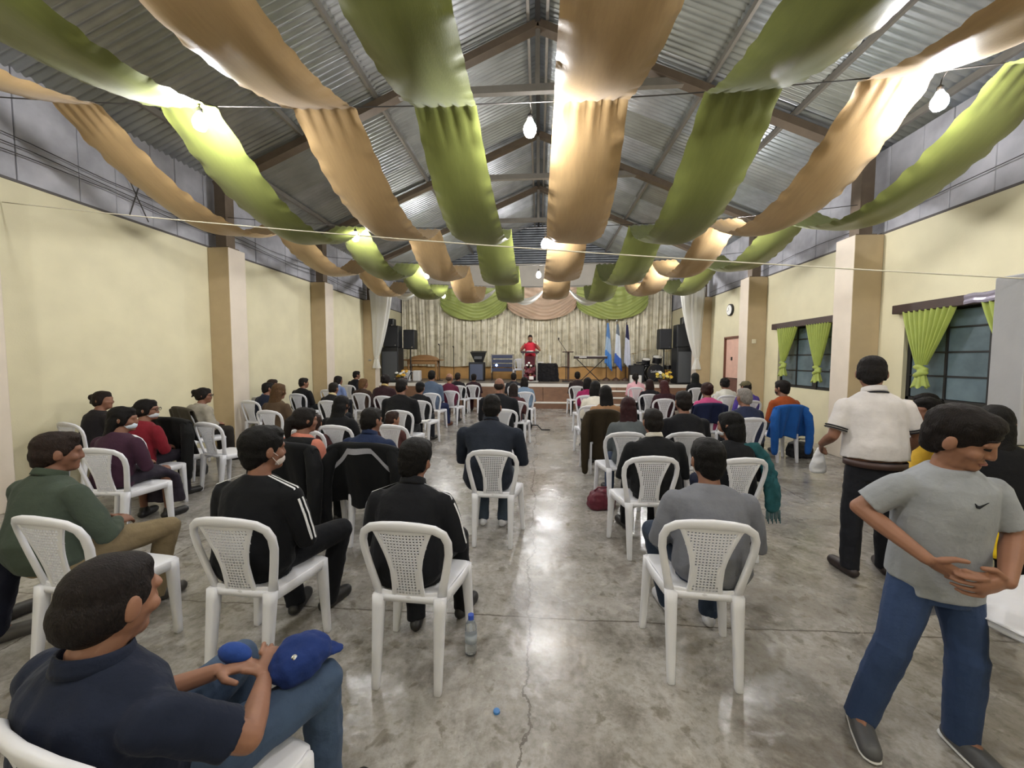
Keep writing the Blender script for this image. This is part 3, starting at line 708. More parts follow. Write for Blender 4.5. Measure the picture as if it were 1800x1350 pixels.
def hair_parts(root, HM, s, kind, m, v, back_dir=None):
    mb = MB(); R = HM.to_3x3(); T = lambda p: HM @ (Vector(p) * s)
    E = lambda c, r, n=14: mb.ell(T(c), [k * s for k in r], R, n, 9)
    dsp, dsc = .008, .03
    if kind in ('short', 'fade', 'thick'):
        k = 1.09 if kind == 'thick' else .955 if kind == 'fade' else 1.0; dsp = .003 if kind == 'fade' else dsp
        E((0, -.016, .046), (.079 * k, .098 * k, .080 * k)); 
        E((0, -.040, -.002), (.0765, .073, .076)) if kind != 'fade' else E((0, -.038, -.004), (.0760, .0755, .080))
        if kind != 'fade': E((0, -.052, -.045), (.060, .048, .05))
        E((0, .030, .085), (.058 * k, .055 * k, .040 * k)) if kind != 'fade' else E((0, .018, .075), (.06, .055, .042))
        for x in (-1, 1): E((x * .061, .004, .024), (.0185, .040, .042)); E((x * .064, -.022, -.004), (.0165, .026, .05))
    elif kind == 'bald':
        E((0, -.045, .0), (.074, .068, .062)); 
        for x in (-1, 1): E((x * .063, .0, .012), (.015, .03, .03))
    else:
        E((0, -.016, .042), (.083, .101, .084)); E((0, -.036, -.01), (.085, .082, .08)); E((0, .028, .08), (.06, .055, .038))
        for x in (-1, 1): E((x * .066, .01, .005), (.02, .04, .06))
        if kind == 'long':
            rs = [(T((0, -.05, .0)), R @ Vector((.088, 0, 0)) * s, R @ Vector((0, .066, 0)) * s), (T((0, -.058, -.09)), R @ Vector((.092, 0, 0)) * s, R @ Vector((0, .056, 0)) * s),
                  (T((0, -.085, -.19)), R @ Vector((.098, 0, 0)) * s, R @ Vector((0, .045, 0)) * s), (T((0, -.105, -.29)), R @ Vector((.086, 0, 0)) * s, R @ Vector((0, .036, 0)) * s), (T((0, -.108, -.35)), R @ Vector((.06, 0, 0)) * s, R @ Vector((0, .02, 0)) * s)]
            mb.rings(rs[::-1], 14)
        elif kind == 'pony':
            mb.tube([T((0, -.10, .03)), T((0, -.135, -.0)), T((0, -.14, -.09)), T((0, -.125, -.2))], [.028 * s, .036 * s, .032 * s, .016 * s])
        elif kind == 'bun':
            E((0, -.125, .045), (.042, .04, .042)); mb.tube([T((0, -.12, .03)), T((.0, -.15, -.03))], [.02 * s, .012 * s])
        elif kind == 'bob':
            mb.rings([(T((0, -.035, .0)), R @ Vector((.094, 0, 0)) * s, R @ Vector((0, .08, 0)) * s), (T((0, -.04, -.08)), R @ Vector((.1, 0, 0)) * s, R @ Vector((0, .07, 0)) * s), (T((0, -.045, -.14)), R @ Vector((.085, 0, 0)) * s, R @ Vector((0, .055, 0)) * s)][::-1], 14)
    return blob(mb, 'hair', m, root, v, 2, dsp, dsc)
def torso_rings(J, infl, d1=99, d0=-1):
    rs = []
    for (d, rx, ry) in J['prof']:
        if d > d1 or d < d0: continue
        c, up, fw = J['spine'](d)
        X = Vector((1, 0, 0)); X.rotate(Matrix.Rotation(J.get('twist', 0) * min(1, d / .5), 3, 'Z')); F = fw.copy(); F.rotate(Matrix.Rotation(J.get('twist', 0) * min(1, d / .5), 3, 'Z'))
        rs.append((c, X * (rx + infl), F * (ry + infl)))
    return rs
def person(label, loc, rz, pose='sit', s=1.0, g=1.0, sw=1.0, lean=6, hunch=6, hy=0, hp=6, hr=0, twist=0, hair='short', hairc='#15110f', sk='a', top='#20242c', topk='long',
           pants='#1b1d22', skirt=None, shoes='#1c1a19', mask=None, collar=None, v=.014, arms='lap', el=None, wr=None, hd=None, kn=None, an=None, female=False, hat=None, shawl=None, stripes=None, curl=.5, cat='person', hip=None, fat=1.0, toe=None, glasses=False, disp=.012, seatz=.455, tuck=False, sole=False, vest=None, sl=0, py0=-.062):
    root = empty('person', loc, rz, label=label, cat=cat)
    prof = [(0, .165, .112), (.07, .186 * g, .122 * g), (.18, .176 * g, .126 * g * fat), (.32, .172 * (g + 1) / 2, .12 * (g + 1) / 2), (.43, .180 * sw, .116), (.50, .178 * sw, .102), (.545, .125 * sw, .080), (.585, .064, .060)]
    if female: prof = [(d, rx * (.93 if d > .1 else 1.03), ry) for d, rx, ry in prof]
    prof = [(d * s, rx * (.5 + .5 * s), ry * (.5 + .5 * s)) for d, rx, ry in prof]
    if pose == 'sit': p0 = Vector((0, py0, seatz + .0))
    else: p0 = Vector((0, 0, .86 * s))
    def spine(d):
        a0 = math.radians(lean); h = math.radians(hunch); y = z = 0; N_ = 8; a = a0
        for i in range(N_):
            a = a0 + h * (i + .5) / N_ * (d / (.5 * s)); y += math.sin(a) * d / N_; z += math.cos(a) * d / N_
        return p0 + Vector((-math.sin(math.radians(sl)) * d, y, z)), Vector((0, math.sin(a), math.cos(a))), Vector((0, math.cos(a), -math.sin(a)))
    J = dict(prof=prof, spine=spine, twist=math.radians(twist))
    TW = Matrix.Rotation(math.radians(twist), 3, 'Z')
    c50, up50, fw50 = spine(.468 * s); cn, upn, fwn = spine(.58 * s)
    X = TW @ Vector((1, 0, 0))
    sh = {sd: c50 + X * sd * .188 * sw * (.5 + .5 * s) for sd in (-1, 1)}
    nk = cn + upn * (.036 * s) + fwn * .020
    hs = 1.10 * ((.55 + .45 * s) if s < .9 else .965 + .035 * min(1, s))
    HM = Matrix.Translation(nk + Vector((0, .012, .092 * hs))) @ Matrix.Rotation(math.radians(hy), 4, 'Z') @ Matrix.Rotation(math.radians(hr), 4, 'Y') @ Matrix.Rotation(-math.radians(hp), 4, 'X')
    EL, WR, HD = {}, {}, {}
    for sd in (-1, 1):
        i = 0 if sd < 0 else 1
        if pose == 'sit':
            e = Vector((sd * (.232 * sw + .01), sh[sd].y + .03, sh[sd].z - .275 * s)); w_ = Vector((sd * .075, .20, .615)); h_ = Vector((-sd * .35, 1, -.15))
            if arms == 'fwd': e = Vector((sd * .24 * sw, sh[sd].y + .12, sh[sd].z - .25 * s)); w_ = Vector((sd * .1, .30, .64)); h_ = Vector((-sd * .2, 1, -.3))
            if arms == 'cross': w_ = Vector((-sd * .04, .13 + .03 * sd, .74 * (.6 + .4 * s))); h_ = Vector((-sd, .25, .1))
            if arms == 'knee': e = Vector((sd * .235 * sw, sh[sd].y + .1, sh[sd].z - .26 * s)); w_ = Vector((sd * .13, .28, .63)); h_ = Vector((0, 1, -.45))
        else:
            e = sh[sd] + Vector((sd * .05, -.02, -.29 * s)); w_ = sh[sd] + Vector((sd * .06, .03, -.54 * s)); h_ = Vector((0, .1, -1))
        if el and el[i]: e = Vector(el[i])
        if wr and wr[i]: w_ = Vector(wr[i])
        if hd and hd[i]: h_ = Vector(hd[i])
        EL[sd], WR[sd], HD[sd] = e, w_, h_
    HP = {sd: Vector((sd * .085 * s, -.03 if pose == 'sit' else 0, seatz + .065 if pose == 'sit' else .86 * s)) for sd in (-1, 1)}
    KN, AN, TO = {}, {}, {}
    for sd in (-1, 1):
        i = 0 if sd < 0 else 1
        if pose == 'sit': k = Vector((sd * .125, .37 * (.4 + .6 * s), .505)); a = Vector((sd * .13, .38 * (.4 + .6 * s), .085))
        else: k = Vector((sd * .095 * s, .02, .47 * s)); a = Vector((sd * .10 * s, -.01, .085))
        if kn and kn[i]: k = Vector(kn[i])
        if an and an[i]: a = Vector(an[i])
        t = a + Vector((sd * .035, .155 * (.5 + .5 * s), -.045)) if not (toe and toe[i]) else Vector(toe[i])
        KN[sd], AN[sd], TO[sd] = k, a, t
    S_ = SK[sk]; lim = .6 + .4 * s
    # body: one continuous surface
    b = MB(); b.rings(torso_rings(J, -.014), 14)
    b.tube([cn - upn * .03, cn + upn * .03 * s, nk + Vector((0, .004, .02))], [.064 * lim, .058 * lim, .055 * lim], 12)
    head_parts(b, HM, hs, female)
    for sd in (-1, 1):
        b.tube([sh[sd] - X * sd * .03, sh[sd] + (EL[sd]-sh[sd]) * .5, EL[sd]], [.048 * lim, .044 * lim, .037 * lim], 10)
        b.tube([EL[sd], EL[sd].lerp(WR[sd], .35), WR[sd]], [.037 * lim, .039 * lim, .026 * lim], 10)
        n_ = Vector((sd * .6, -.1, .8)) if pose == 'sit' else Vector((sd * 1, .1, .1))
        hand(b, WR[sd], HD[sd], n_, -sd, lim * (1.06 if v < .01 else 1), curl, 1.3 if v < .01 else 1)
        b.tube([HP[sd], HP[sd].lerp(KN[sd], .5), KN[sd]], [.072 * lim, .062 * lim, .048 * lim], 10)
        b.tube([KN[sd], KN[sd].lerp(AN[sd], .35), AN[sd]], [.047 * lim, .047 * lim, .033 * lim], 10)
        b.tube([AN[sd] + Vector((0, -.01, -.02)), TO[sd]], [.035 * lim, .028 * lim], 8)
    blob(b, 'body', S_, root, min(v * .8, .014) if v >= .01 else .0048, 2)
    # top
    tm = cloth(top); af = 1.0 + .25 * (sw - 1)
    t = MB(); t.rings(torso_rings(J, .016, 9, .02 if tuck else -1), 16)
    if pose != 'sit' and not tuck: t.rings([(p0 + Vector((0, 0, -.06 * s)), (.168 * g * (.5+.5*s) + .02, 0, 0), (0, .125 * g * (.5+.5*s) + .02, 0)), (p0 + Vector((0, 0, .08)), (.168 * g * (.5+.5*s) + .016, 0, 0), (0, .125 * g * (.5+.5*s) + .016, 0))], 16)
    for sd in (-1, 1):
        t.ell(sh[sd] - X * sd * .015, (.062 * lim, .066 * lim, .06 * lim)); 
        if topk == 'long':
            t.tube([sh[sd], sh[sd].lerp(EL[sd], .5), EL[sd], EL[sd].lerp(WR[sd], .5), EL[sd].lerp(WR[sd], .93)], [k * lim * af for k in (.066, .063, .056, .050, .040)], 12)
        elif topk == 'short':
            q = sh[sd].lerp(EL[sd], .80); t.tube([sh[sd], sh[sd].lerp(EL[sd], .4), sh[sd].lerp(EL[sd], .7), q], [k * lim for k in (.062, .062, .061, .062)], 14, True, None, False)
    shirt_o = blob(t, 'shirt', tm, root, v, 3, disp, .09)
    if vest:
        vb = MB(); vb.rings(torso_rings(J, .030, .55 * s), 18); blob(vb, 'vest', cloth(vest), root, v, 3, disp, .09)
    if collar:
        c1 = cn - upn * .008; rs_ = []
        cb = MB(); kk = 14
        def cfn(u, vv):
            a = u * 2 * PI; r = .078 - .010 * vv
            return c1 + X * (math.cos(a) * r * lim) + fwn * (math.sin(a) * (r + .004) * lim) + upn * (.042 * vv - .014 * math.sin(a)) * lim
        o = cb.grid(cfn, 24, 3, True).build('collar', cloth(collar), root, smooth=True); solid(o, .006)
    if stripes:
        for sd in (-1, 1):
            for j, of in enumerate((-.014, .014) if stripes[0] == '#' else (0,)):
                ps = []
                for q in (-.35, -.1, 0, .15, .3, .45, .6, .8, 1):
                    base = sh[sd] + (EL[sd] - sh[sd]) * max(0, q)
                    if q < 0: base = sh[sd].lerp(cn + upn * -.0, .62) + Vector((0, 0, .02))
                    ax = (EL[sd] - sh[sd]).normalized(); out = (X * sd - ax * (X * sd).dot(ax)).normalized()
                    if q <= 0: out = (X * sd * (.25 if q < 0 else .75) + Vector((0, 0, 1))).normalized()
                    ps.append(base + out * ((.066 - .008 * max(0, q)) * lim + (.012 if q <= 0 else 0)) + Vector((0, of - .008, 0)))
                so_ = MB().tube(ps, .0075, 6).build('sleeve_stripe', cloth(stripes.lstrip('p'), .7, .03), root, smooth=True); w_s = so_.modifiers.new('fit', 'SHRINKWRAP'); w_s.target = shirt_o; w_s.wrap_method = 'NEAREST_SURFACEPOINT'; w_s.wrap_mode = 'ABOVE_SURFACE'; w_s.offset = .004
    # lower body
    if skirt:
        k = MB(); y1 = KN[1].y + .05
        k.rings([((0, -.08, seatz + .07), (.19, 0, 0), (0, 0, .09)), ((0, .12, seatz + .06), (.20, 0, 0), (0, 0, .085)), ((0, y1 - .1, seatz + .045), (.205, 0, 0), (0, 0, .08)), ((0, y1, seatz - .03), (.21, 0, 0), (0, .075, .03)), ((0, y1 + .035, .3), (.22, 0, 0), (0, .075, 0)), ((0, y1 + .04, .15), (.235, 0, 0), (0, .085, 0))], 16)
        blob(k, 'skirt', cloth(skirt, .8, .25), root, v, 3, .014, .07)
    else:
        k = MB(); rr = [(c, x_, y_) for c, x_, y_ in torso_rings(J, .008, .1 * s)]
        if pose == 'sit':
            k.rings([(p0 + Vector((0, .02, -.005)), (.165 * g, 0, 0), (0, .125, 0)), (p0 + Vector((0, .02, .10)), (.165 * g, 0, 0), (0, .125, 0))], 16)
        else:
            k.rings([(p0 + Vector((0, 0, -.09 * s)), (.15 * g * lim, 0, 0), (0, .115 * lim, 0)), (p0 + Vector((0, 0, .06)), (.165 * g * lim, 0, 0), (0, .125 * g * lim, 0))], 16)
        for sd in (-1, 1):
            k.tube([HP[sd], HP[sd].lerp(KN[sd], .5), KN[sd]], [k_ * lim * (.5 + .5 * g) for k_ in (.092, .082, .067)], 12)
            k.tube([KN[sd], KN[sd].lerp(AN[sd], .4), AN[sd] + Vector((0, 0, -.036))], [k_ * lim for k_ in (.069, .066, .060)], 12, True, None, False)
        blob(k, 'trousers', cloth(pants), root, v, 3, disp, .08)
    for sd in (-1, 1):
        a = AN[sd]; t_ = TO[sd]; d = (t_ - a); d.z = 0; d.normalize()
        q = MB(); q.tube([a - d * .035 + Vector((0, 0, -.045)), a + d * .05 + Vector((0, 0, -.045)), Vector((t_.x, t_.y, a.z - .05))], [.040 * lim, .046 * lim, .042 * lim], 12)
        q.tube([a + Vector((0, 0, .0)), a + d * .01 + Vector((0, 0, -.04))], [.046 * lim, .046 * lim], 10)
        so = blob(q, 'shoe', mat('shoe_' + shoes, shoes, .5, var=.1, scale=20), root, max(v * .8, .008), 2)
        if sole:
            sb = MB(); sb.tube([a - d * .045 + Vector((0, 0, -.072)), a + d * .05 + Vector((0, 0, -.074)), Vector((t_.x, t_.y, a.z - .074))], [.038 * lim, .044 * lim, .040 * lim], 12, True, (Vector((0, 0, 1)), .26)); sb.build('sole', mat('pale_sole', '#c9c8c4', .6), so, smooth=True)
    # head dress
    hv = max(.007, v * .7)
    if hair: hair_parts(root, HM, hs, hair, hair_m(hairc), hv)
    if mask:
        m_ = MB(); R = HM.to_3x3(); m_.ell(HM @ (Vector((0, .040, -.048)) * hs), [k * hs for k in (.055, .062, .043)], R, 16, 9)
        mo = m_.build('face_mask', cloth(mask, .8, .03), root, smooth=True)
        for x in (-1, 1): MB().tube([HM @ (Vector((x * .055, .05, -.03)) * hs), HM @ (Vector((x * .078, .012, .0)) * hs), HM @ (Vector((x * .083, -.016, .004)) * hs), HM @ (Vector((x * .055, .05, -.07)) * hs)], .0022, 5).build('ear_loop', cloth(mask, .8, .03), root)
    if glasses:
        gm = mat('dark_glasses', '#1a1614', .35)
        for x in (-1, 1):
            pts = [HM @ (Vector((x * .034 + .024 * math.cos(a), .098, .014 + .018 * math.sin(a))) * hs) for a in [i * PI / 5 for i in range(11)]]
            MB().tube(pts, .003, 5).build('glasses_rim', gm, root); MB().tube([HM @ (Vector((x * .058, .096, .018)) * hs), HM @ (Vector((x * .08, .0, .014)) * hs)], .003, 5).build('glasses_arm', gm, root)
    if hat:
        kind, hc = hat; h = MB(); R = HM.to_3x3()
        if kind == 'cap':
            h.ell(HM @ (Vector((0, -.008, .052)) * hs), [k * hs for k in (.086, .106, .074)], R, 16, 9)
            h.rings([(HM @ (Vector((0, y_, z_)) * hs), R @ Vector((w_, 0, 0)) * hs, R @ Vector((0, 0, .006)) * hs) for y_, z_, w_ in ((.07, .062, .075), (.12, .058, .068), (.155, .05, .04))][::-1], 14)
            blob(h, 'cap', cloth(hc), root, hv, 2)
        elif kind == 'hood':
            h.ell(HM @ (Vector((0, -.02, .03)) * hs), [k * hs for k in (.098, .112, .112)], R, 16, 9)
            h.rings([(HM @ (Vector((0, -.04, z_)) * hs), R @ Vector((w_, 0, 0)) * hs, R @ Vector((0, w_ * .8, 0)) * hs) for z_, w_ in ((-.16, .12), (-.08, .1), (.0, .098))], 14)
            blob(h, 'hood', cloth(hc), root, hv, 3)
    if shawl:
        q = MB(); c3, u3_, fw3 = spine(.34 * s)
        q.rings([(c_, x_ * 1.16, y_ * 1.14) for c_, x_, y_ in torso_rings(J, .035, .57 * s, .16 * s)], 18)
        for sd in (-1, 1): q.tube([sh[sd], sh[sd].lerp(EL[sd], .6), EL[sd]], [.075, .078, .085], 12)
        blob(q, 'shawl', cloth(shawl, .9, .25), root, v, 3, .016, .07)
    return root, dict(HM=HM, sh=sh, EL=EL, WR=WR, KN=KN, AN=AN, hs=hs, HD=HD)
def spot(px, py, rot, z=CH):
    """chair origin from the point of the backrest top"""
    p = onZ(px, py, z); a = math.radians(rot); o = Vector((-math.sin(a), math.cos(a))) * .30
    return p.x + o.x, p.y + o.y, a
# ------------------------------------------------------------------ garments hung on chair backs
def draped_jacket(x, y, rz, col, label, length=.55, width=.27, band=None, sleeves=True, front=.25, flare=1.12):
    r = empty('jacket', (x, y, 0), rz, label=label, cat='jacket')
    m = cloth(col, .85, .12); ph = x * 7 + y
    def fn(u, v):
        e = (u - .5) * 2
        tot = length + front + .06; d = v * tot
        if d < front: z = .925 - (front - d); side = 1
        elif d < front + .06: z = .925 + .012 * math.sin(PI * (d - front) / .06); side = 1 - 2 * (d - front) / .06
        else: z = .925 - (d - front - .06); side = -1
        drop = max(0, .925 - z)
        arch = .05 * abs(e) ** 3 if drop < .12 else .05 * abs(e) ** 3 * max(0, 1 - (drop - .12) / .2)
        w_ = width * (1 + (flare - 1) * drop / .5)
        fold = (.010 + .035 * drop) * math.sin(e * 8 + ph) + .018 * drop * math.sin(e * 17 + 2 * ph)
        xx = e * w_; zb = max(z, .44)
        yy = by_(min(.23, abs(xx)) * (1 if xx > 0 else -1), zb) + side * .03 + (fold - .02 * drop) * (1 if side < 0 else .3)
        return (xx, yy, z - arch + .018 * math.sin(e * 6 + ph) * min(1, drop / .3))
    o = MB().grid(fn, 36, 30).build('jacket_body', m, r, smooth=True); solid(o, .012)
    if sleeves:
        for s in (-1, 1):
            q = MB(); xs = s * width * .98
            yb = by_(.2, .8) - .03
            q.tube([(xs * .82, yb + .02, .86), (xs * 1.04, yb - .01, .74), (xs * 1.10, yb - .035, .56), (xs * 1.08, yb - .04, .56 - .2 * (length / .5)), (xs * 1.05, yb - .03, .50 - .3 * (length / .5))], [.055, .065, .06, .055, .045], 12)
            blob(q, 'sleeve', m, r, .014, 3, .012, .08)
    if band:
        def fb(u, v):
            e = (u - .5) * 2; ae = abs(e)
            dz = .03 if ae < .33 else .03 + (ae - .33) / .67 * .22
            p = fn(.5 + e * .49, (front + .06 + dz + .05 * v) / (length + front + .06)); return (p[0], p[1] - .012, p[2])
        MB().grid(fb, 36, 2).build('band', cloth(band, .8, .04), r, smooth=True)
    return r
# ------------------------------------------------------------------ audience: (px, py of backrest top, turn, chair phrase, person label, person settings, jacket)
def head_z(s, lean, hunch, seatz=.455):
    a0 = math.radians(lean); h = math.radians(hunch); z = y = 0; d = .58 * s
    for i in range(8):
        a = a0 + h * (i + .5) / 8 * (d / (.5 * s)); z += math.cos(a) * d / 8; y += math.sin(a) * d / 8
    hs = 1.10 * ((.55 + .45 * s) if s < .9 else .965 + .035 * min(1, s))
    return seatz + z + .036 * s + .092 * hs + .118 * hs, y
def seatp(px, py, rot, chair_label, plabel=None, jacket=None, dx=0, head=None, lim_=.12, **P):
    x, y, a = spot(px, py, rot)
    x = max(XL + .32, min(XR - .32, x))
    for k in PIL:                                  # keep clear of the pillars
        if k - .35 < y < k + .75: x = max(XLP + .3, min(XRP - .3, x))
    if chair_label: chair(x, y, a, chair_label)
    out = None
    if plabel:
        P.setdefault('v', max(.010, min(.022, .004 + .003 * y)))
        P.setdefault('lean', 6); P.setdefault('hunch', 8)
        if head:                                   # sitting height and sideways seat from where the head is
            ca, sa = math.cos(a), math.sin(a); off = 0
            yh = -.03 + head_z(1, P['lean'], P['hunch'])[1]
            hx, hy_ = x - sa * yh, y + ca * yh
            d = px_ray(*head); t = (hy_) / d.y
            off = max(-lim_, min(lim_, (d.x * t - hx) / max(.3, ca))) ; hx += off * ca; hy_ += off * sa
            zt = CAMH + d.z * hy_ / d.y
            best = min([.56 + .01 * i for i in range(60)], key=lambda q: abs(head_z(q, P['lean'], P['hunch'])[0] - zt))
            lo, hi = (.5, .75) if P.get('s', 1) < .75 else (.84, 1.14)
            P['s'] = max(lo, min(hi, best)); dx = off
        x2 = x + math.cos(a) * dx; y += math.sin(a) * dx; x2 = max(XL + .36, min(XR - .36, x2)); x2 = max(XLP + .34, min(XRP - .34, x2)) if any(k - .45 < y < k + .85 for k in PIL) else x2; dx = (x2 - x) / math.cos(a); x = x2
        out = person(plabel, (x, y, 0), a, **P)
    if jacket: draped_jacket(x - math.cos(a) * dx * (1 if plabel else 0), y - math.sin(a) * dx * (1 if plabel else 0), a, **jacket)
    return x, y, a, out
WC = 'white plastic chair '
BLK = '#101114'
# --- front rows, left block
seatp(60, 905, -6, WC + 'holding the olive green jacket at the left end', 'person in olive green jacket and khaki trousers looking right', head=(100, 760), g=1.2, sw=1.12, hy=-28, hp=8, sl=14, lim_=.34, top='#3d463c', pants='#7b6c52', collar='#3a4438', hair='short', hairc='#241a16', s=.97, lean=4, hunch=10, kn=((-.2, .36, .5), (.2, .40, .5)), shoes='#3d3a36', arms='lap', fat=1.15)
X2, Y2, A2, _ = seatp(390, 907, -3, WC + 'holding the black tracksuit with white sleeve stripes', 'person in black tracksuit with white sleeve stripes and face mask', head=(400, 750), g=1.18, sw=1.1, lim_=.06, hy=-28, hp=4, top=BLK, pants='#15161a', stripes='#d8d8d8', mask='#c9bdb6', hair='thick', hairc='#0f0d0c', s=1.02, kn=((-.16, .36, .5), (.26, .36, .53)), an=((-.02, .30, .08), (.16, .36, .08)), lean=4, hunch=6)
seatp(703, 915, -3, WC + 'behind the black jacket with white shoulder piping', 'person in black jacket with white shoulder piping beside the water bottle', head=(727, 770), g=1.15, sw=1.06, lim_=.07, stripes='p#d0d0d0', hy=-10, hp=12, hr=6, top='#141519', pants=BLK, collar='#141519', hair='thick', hairc='#0e0c0b', s=.95, lean=5, hunch=12, kn=((-.14, .36, .5), (.17, .36, .5)), an=((-.05, .2, .08), (.2, .34, .08)))
seatp(863, 789, -3, WC + 'alone in the aisle under the navy jacket', 'person in wide navy blue jacket, jeans and white sneakers', head=(864, 692), g=1.15, sw=1.28, fat=1.1, hy=0, hp=10, top='#20252f', pants='#3a4450', shoes='#c9c9cc', hair='short', hairc='#12100f', s=1.0, lean=10, hunch=14, collar='#20252f', arms='knee', an=((-.1, .22, .08), (.1, .22, .08)))
# --- front rows, right block
seatp(1254, 912, -5, WC + 'holding the grey sweater and jeans', 'person in plain grey sweater and dark jeans with patch on the knee', head=(1243, 770), g=1.1, sw=1.08, hy=6, hp=6, top='#6d6f76', pants='#2a3444', shoes='#b9b9bd', hair='thick', hairc='#0f0d0c', mask='#d8d6d4', lim_=.1, s=.99, lean=4, hunch=9, kn=((-.22, .38, .51), (.14, .36, .5)), an=((-.12, .34, .08), (.10, .26, .08)))
seatp(1149, 800, 4, WC + 'under the black suit with white collar', 'person in black suit jacket with white shirt collar', head=(1150, 717), g=1.2, sw=1.15, fat=1.1, hy=0, hp=6, top='#131416', pants=BLK, collar='#b9b4a8', hair='short', hairc='#161210', s=.98, lean=5, hunch=8)
X8, Y8, A8, P8 = seatp(1310, 803, 8, WC + 'holding the teal fringed shawl', 'person in teal fringed shawl and navy trousers', head=(1284, 730), female=True, hy=35, hp=8, top='#131417', pants='#1d2236', hair='bob', hairc='#0c0b0b', mask='#d3d3d6', s=.97, lean=4, hunch=8, an=((-.08, .3, .08), (.16, .36, .08)))
q8 = MB(); j8 = P8[1]; sh8 = j8['sh'][1]; e8 = j8['EL'][1]
q8.tube([sh8 + Vector((-.12, -.06, .05)), sh8 + Vector((-.02, -.05, .05)), sh8 + Vector((.06, -.05, -.04)), e8 + Vector((.05, -.08, .04)), e8 + Vector((.07, -.10, -.12)), e8 + Vector((.075, -.10, -.22))], [.035, .05, .06, .07, .075, .07], 12, True, (Vector((0, 1, 0)), .45))
blob(q8, 'scarf', cloth('#27545a', .9, .25), P8[0], .010, 2, .02, .05)
fr8 = MB()
for i in range(12): fr8.tube([e8 + Vector((.02 + .011 * i, -.10, -.26)), e8 + Vector((.018 + .0115 * i, -.105, -.33 - .02 * (i % 3)))], .004, 5)
fr8.build('fringe', cloth('#27545a', .9, .25), P8[0])
# --- left wall group
seatp(163, 786, 2, WC + 'of the purple top beside the green jacket', 'person in purple top and patterned purple skirt with white face mask', head=(165, 722), female=True, hy=-60, hp=6, top='#38202f', skirt='#2c2630', hair='long', hairc='#0f0c0c', mask='#c8d4e0', s=.98)
seatp(112, 741, -12, WC + 'against the left wall, of the dark top', 'person in dark top against the left wall with face turned right', head=(155, 686), female=True, hy=-70, hp=-2, top='#1d1a1c', pants='#1d1a1c', hair='bun', hairc='#1c1413', s=1.03)
seatp(210, 760, -4, WC + 'holding the red sweater near the left wall', 'person in red sweater with glasses turned to the right', head=(229, 703), female=True, hy=-62, hp=2, top='#6d1722', pants='#26222a', hair='pony', hairc='#100d0d', mask='#c2c6cc', glasses=True, s=.98)
X5, Y5, A5, _ = seatp(316, 722, -22, WC + 'hung with the grey brown jacket by the wall', 'person in pale grey knitted shawl beside the left wall', head=(327, 681), female=True, hy=-42, top='#8f897c', pants='#2a2622', hair='bun', hairc='#171211', glasses=True, s=.98, shawl='#8f897c', jacket=dict(col='#3f3a30', label='grey brown jacket spread over a chair by the left wall', length=.3, sleeves=False))
X6, Y6, A6, _ = seatp(293, 742, -8, WC + 'hidden under the big black jacket', None, jacket=dict(col='#141414', label='big black jacket covering an empty chair on the left', length=.42, width=.30))
seatp(358, 741, -12, WC + 'empty, next to the big black jacket')
# far left edge, partly out of frame
x, y = -3.32, 1.66; a = math.radians(-24)
chair(x, y, a, WC + 'cut off by the left photo edge')
person('person at the photo edge in pale teal sleeves and navy trousers', (x, y, 0), a, top='#7f8f8c', pants='#1b1d2b', shoes='#4a4744', s=1.0, v=.012, kn=((-.13, .37, .5), (.16, .37, .5)), an=((-.13, .36, .08), (.12, .30, .08)))
# --- left block, row of the draped jackets
seatp(500, 789, -10, WC + 'hung with the plain black jacket', 'person in black vest over salmon sleeves looking right', head=(502, 716), female=True, hy=-30, hp=6, top='#b5705e', vest='#131416', pants=BLK, hair='pony', hairc='#181412', s=.99, g=1.05, shawl=None, jacket=dict(col='#131416', label='plain black jacket hanging on the chair of the salmon sleeves', length=.46, width=.29))
seatp(636, 790, -6, WC + 'hung with the grey striped black jacket', 'person in navy blue sweatshirt in front of the striped jacket', head=(636, 718), hy=-18, hp=8, g=1.15, sw=1.15, top='#1c2742', pants=BLK, collar='#1c2742', hair='short', hairc='#14110f', s=1.0, jacket=dict(col='#121315', label='black jacket with pale grey chevron band hung on a chair', length=.55, width=.31, band='#9b9ba3', flare=1.2))
# children and empty chairs in between
seatp(533, 753, -8, WC + 'small child sits on, behind the salmon sleeves', 'small child in dark red top between two chairs', head=(548, 728), s=.62, hy=15, top='#3c2224', hair='short', hairc='#2a1c17', kn=((-.08, .22, .5), (.08, .22, .5)), an=((-.08, .24, .2), (.08, .24, .2)), sk='b')
seatp(584, 746, -6, WC + 'of the all black outfit before the navy sweatshirt', 'person in all black seated before the navy sweatshirt', head=(595, 704), female=True, top='#121214', pants=BLK, hair='long', hairc='#0b0a0a', s=.97, hy=-5)
seatp(683, 745, -6, WC + 'second small child sits on, right of the navy sweatshirt', 'small child in brown top seated right of the navy sweatshirt', head=(686, 729), s=.60, hy=-40, top='#4b2f2c', hair='short', hairc='#2a1c17', kn=((-.08, .22, .5), (.08, .22, .5)), an=((-.08, .24, .2), (.08, .24, .2)), sk='b')
seatp(699, 720, -5, WC + 'holding the black sweatshirt behind the second child', 'person in black crew neck sweatshirt with open book on lap', head=(692, 665), g=1.2, sw=1.2, hy=-8, hp=10, top='#131315', pants='#2a2c31', hair='short', hairc='#14100f', s=1.05, lean=8)
seatp(468, 720, -8, WC + 'of the brown knitted top', 'person in brown knitted top near the first left pillar', head=(484, 674), female=True, top='#4a3b2c', pants='#2b2622', hair='long', hairc='#4a3520', s=1.02)
seatp(430, 703, -12, WC + 'by the first left pillar holding a blue black jacket', 'person in blue black jacket next to the first left pillar', head=(425, 673), hy=-25, top='#1b2130', pants=BLK, hair='short', s=.98)
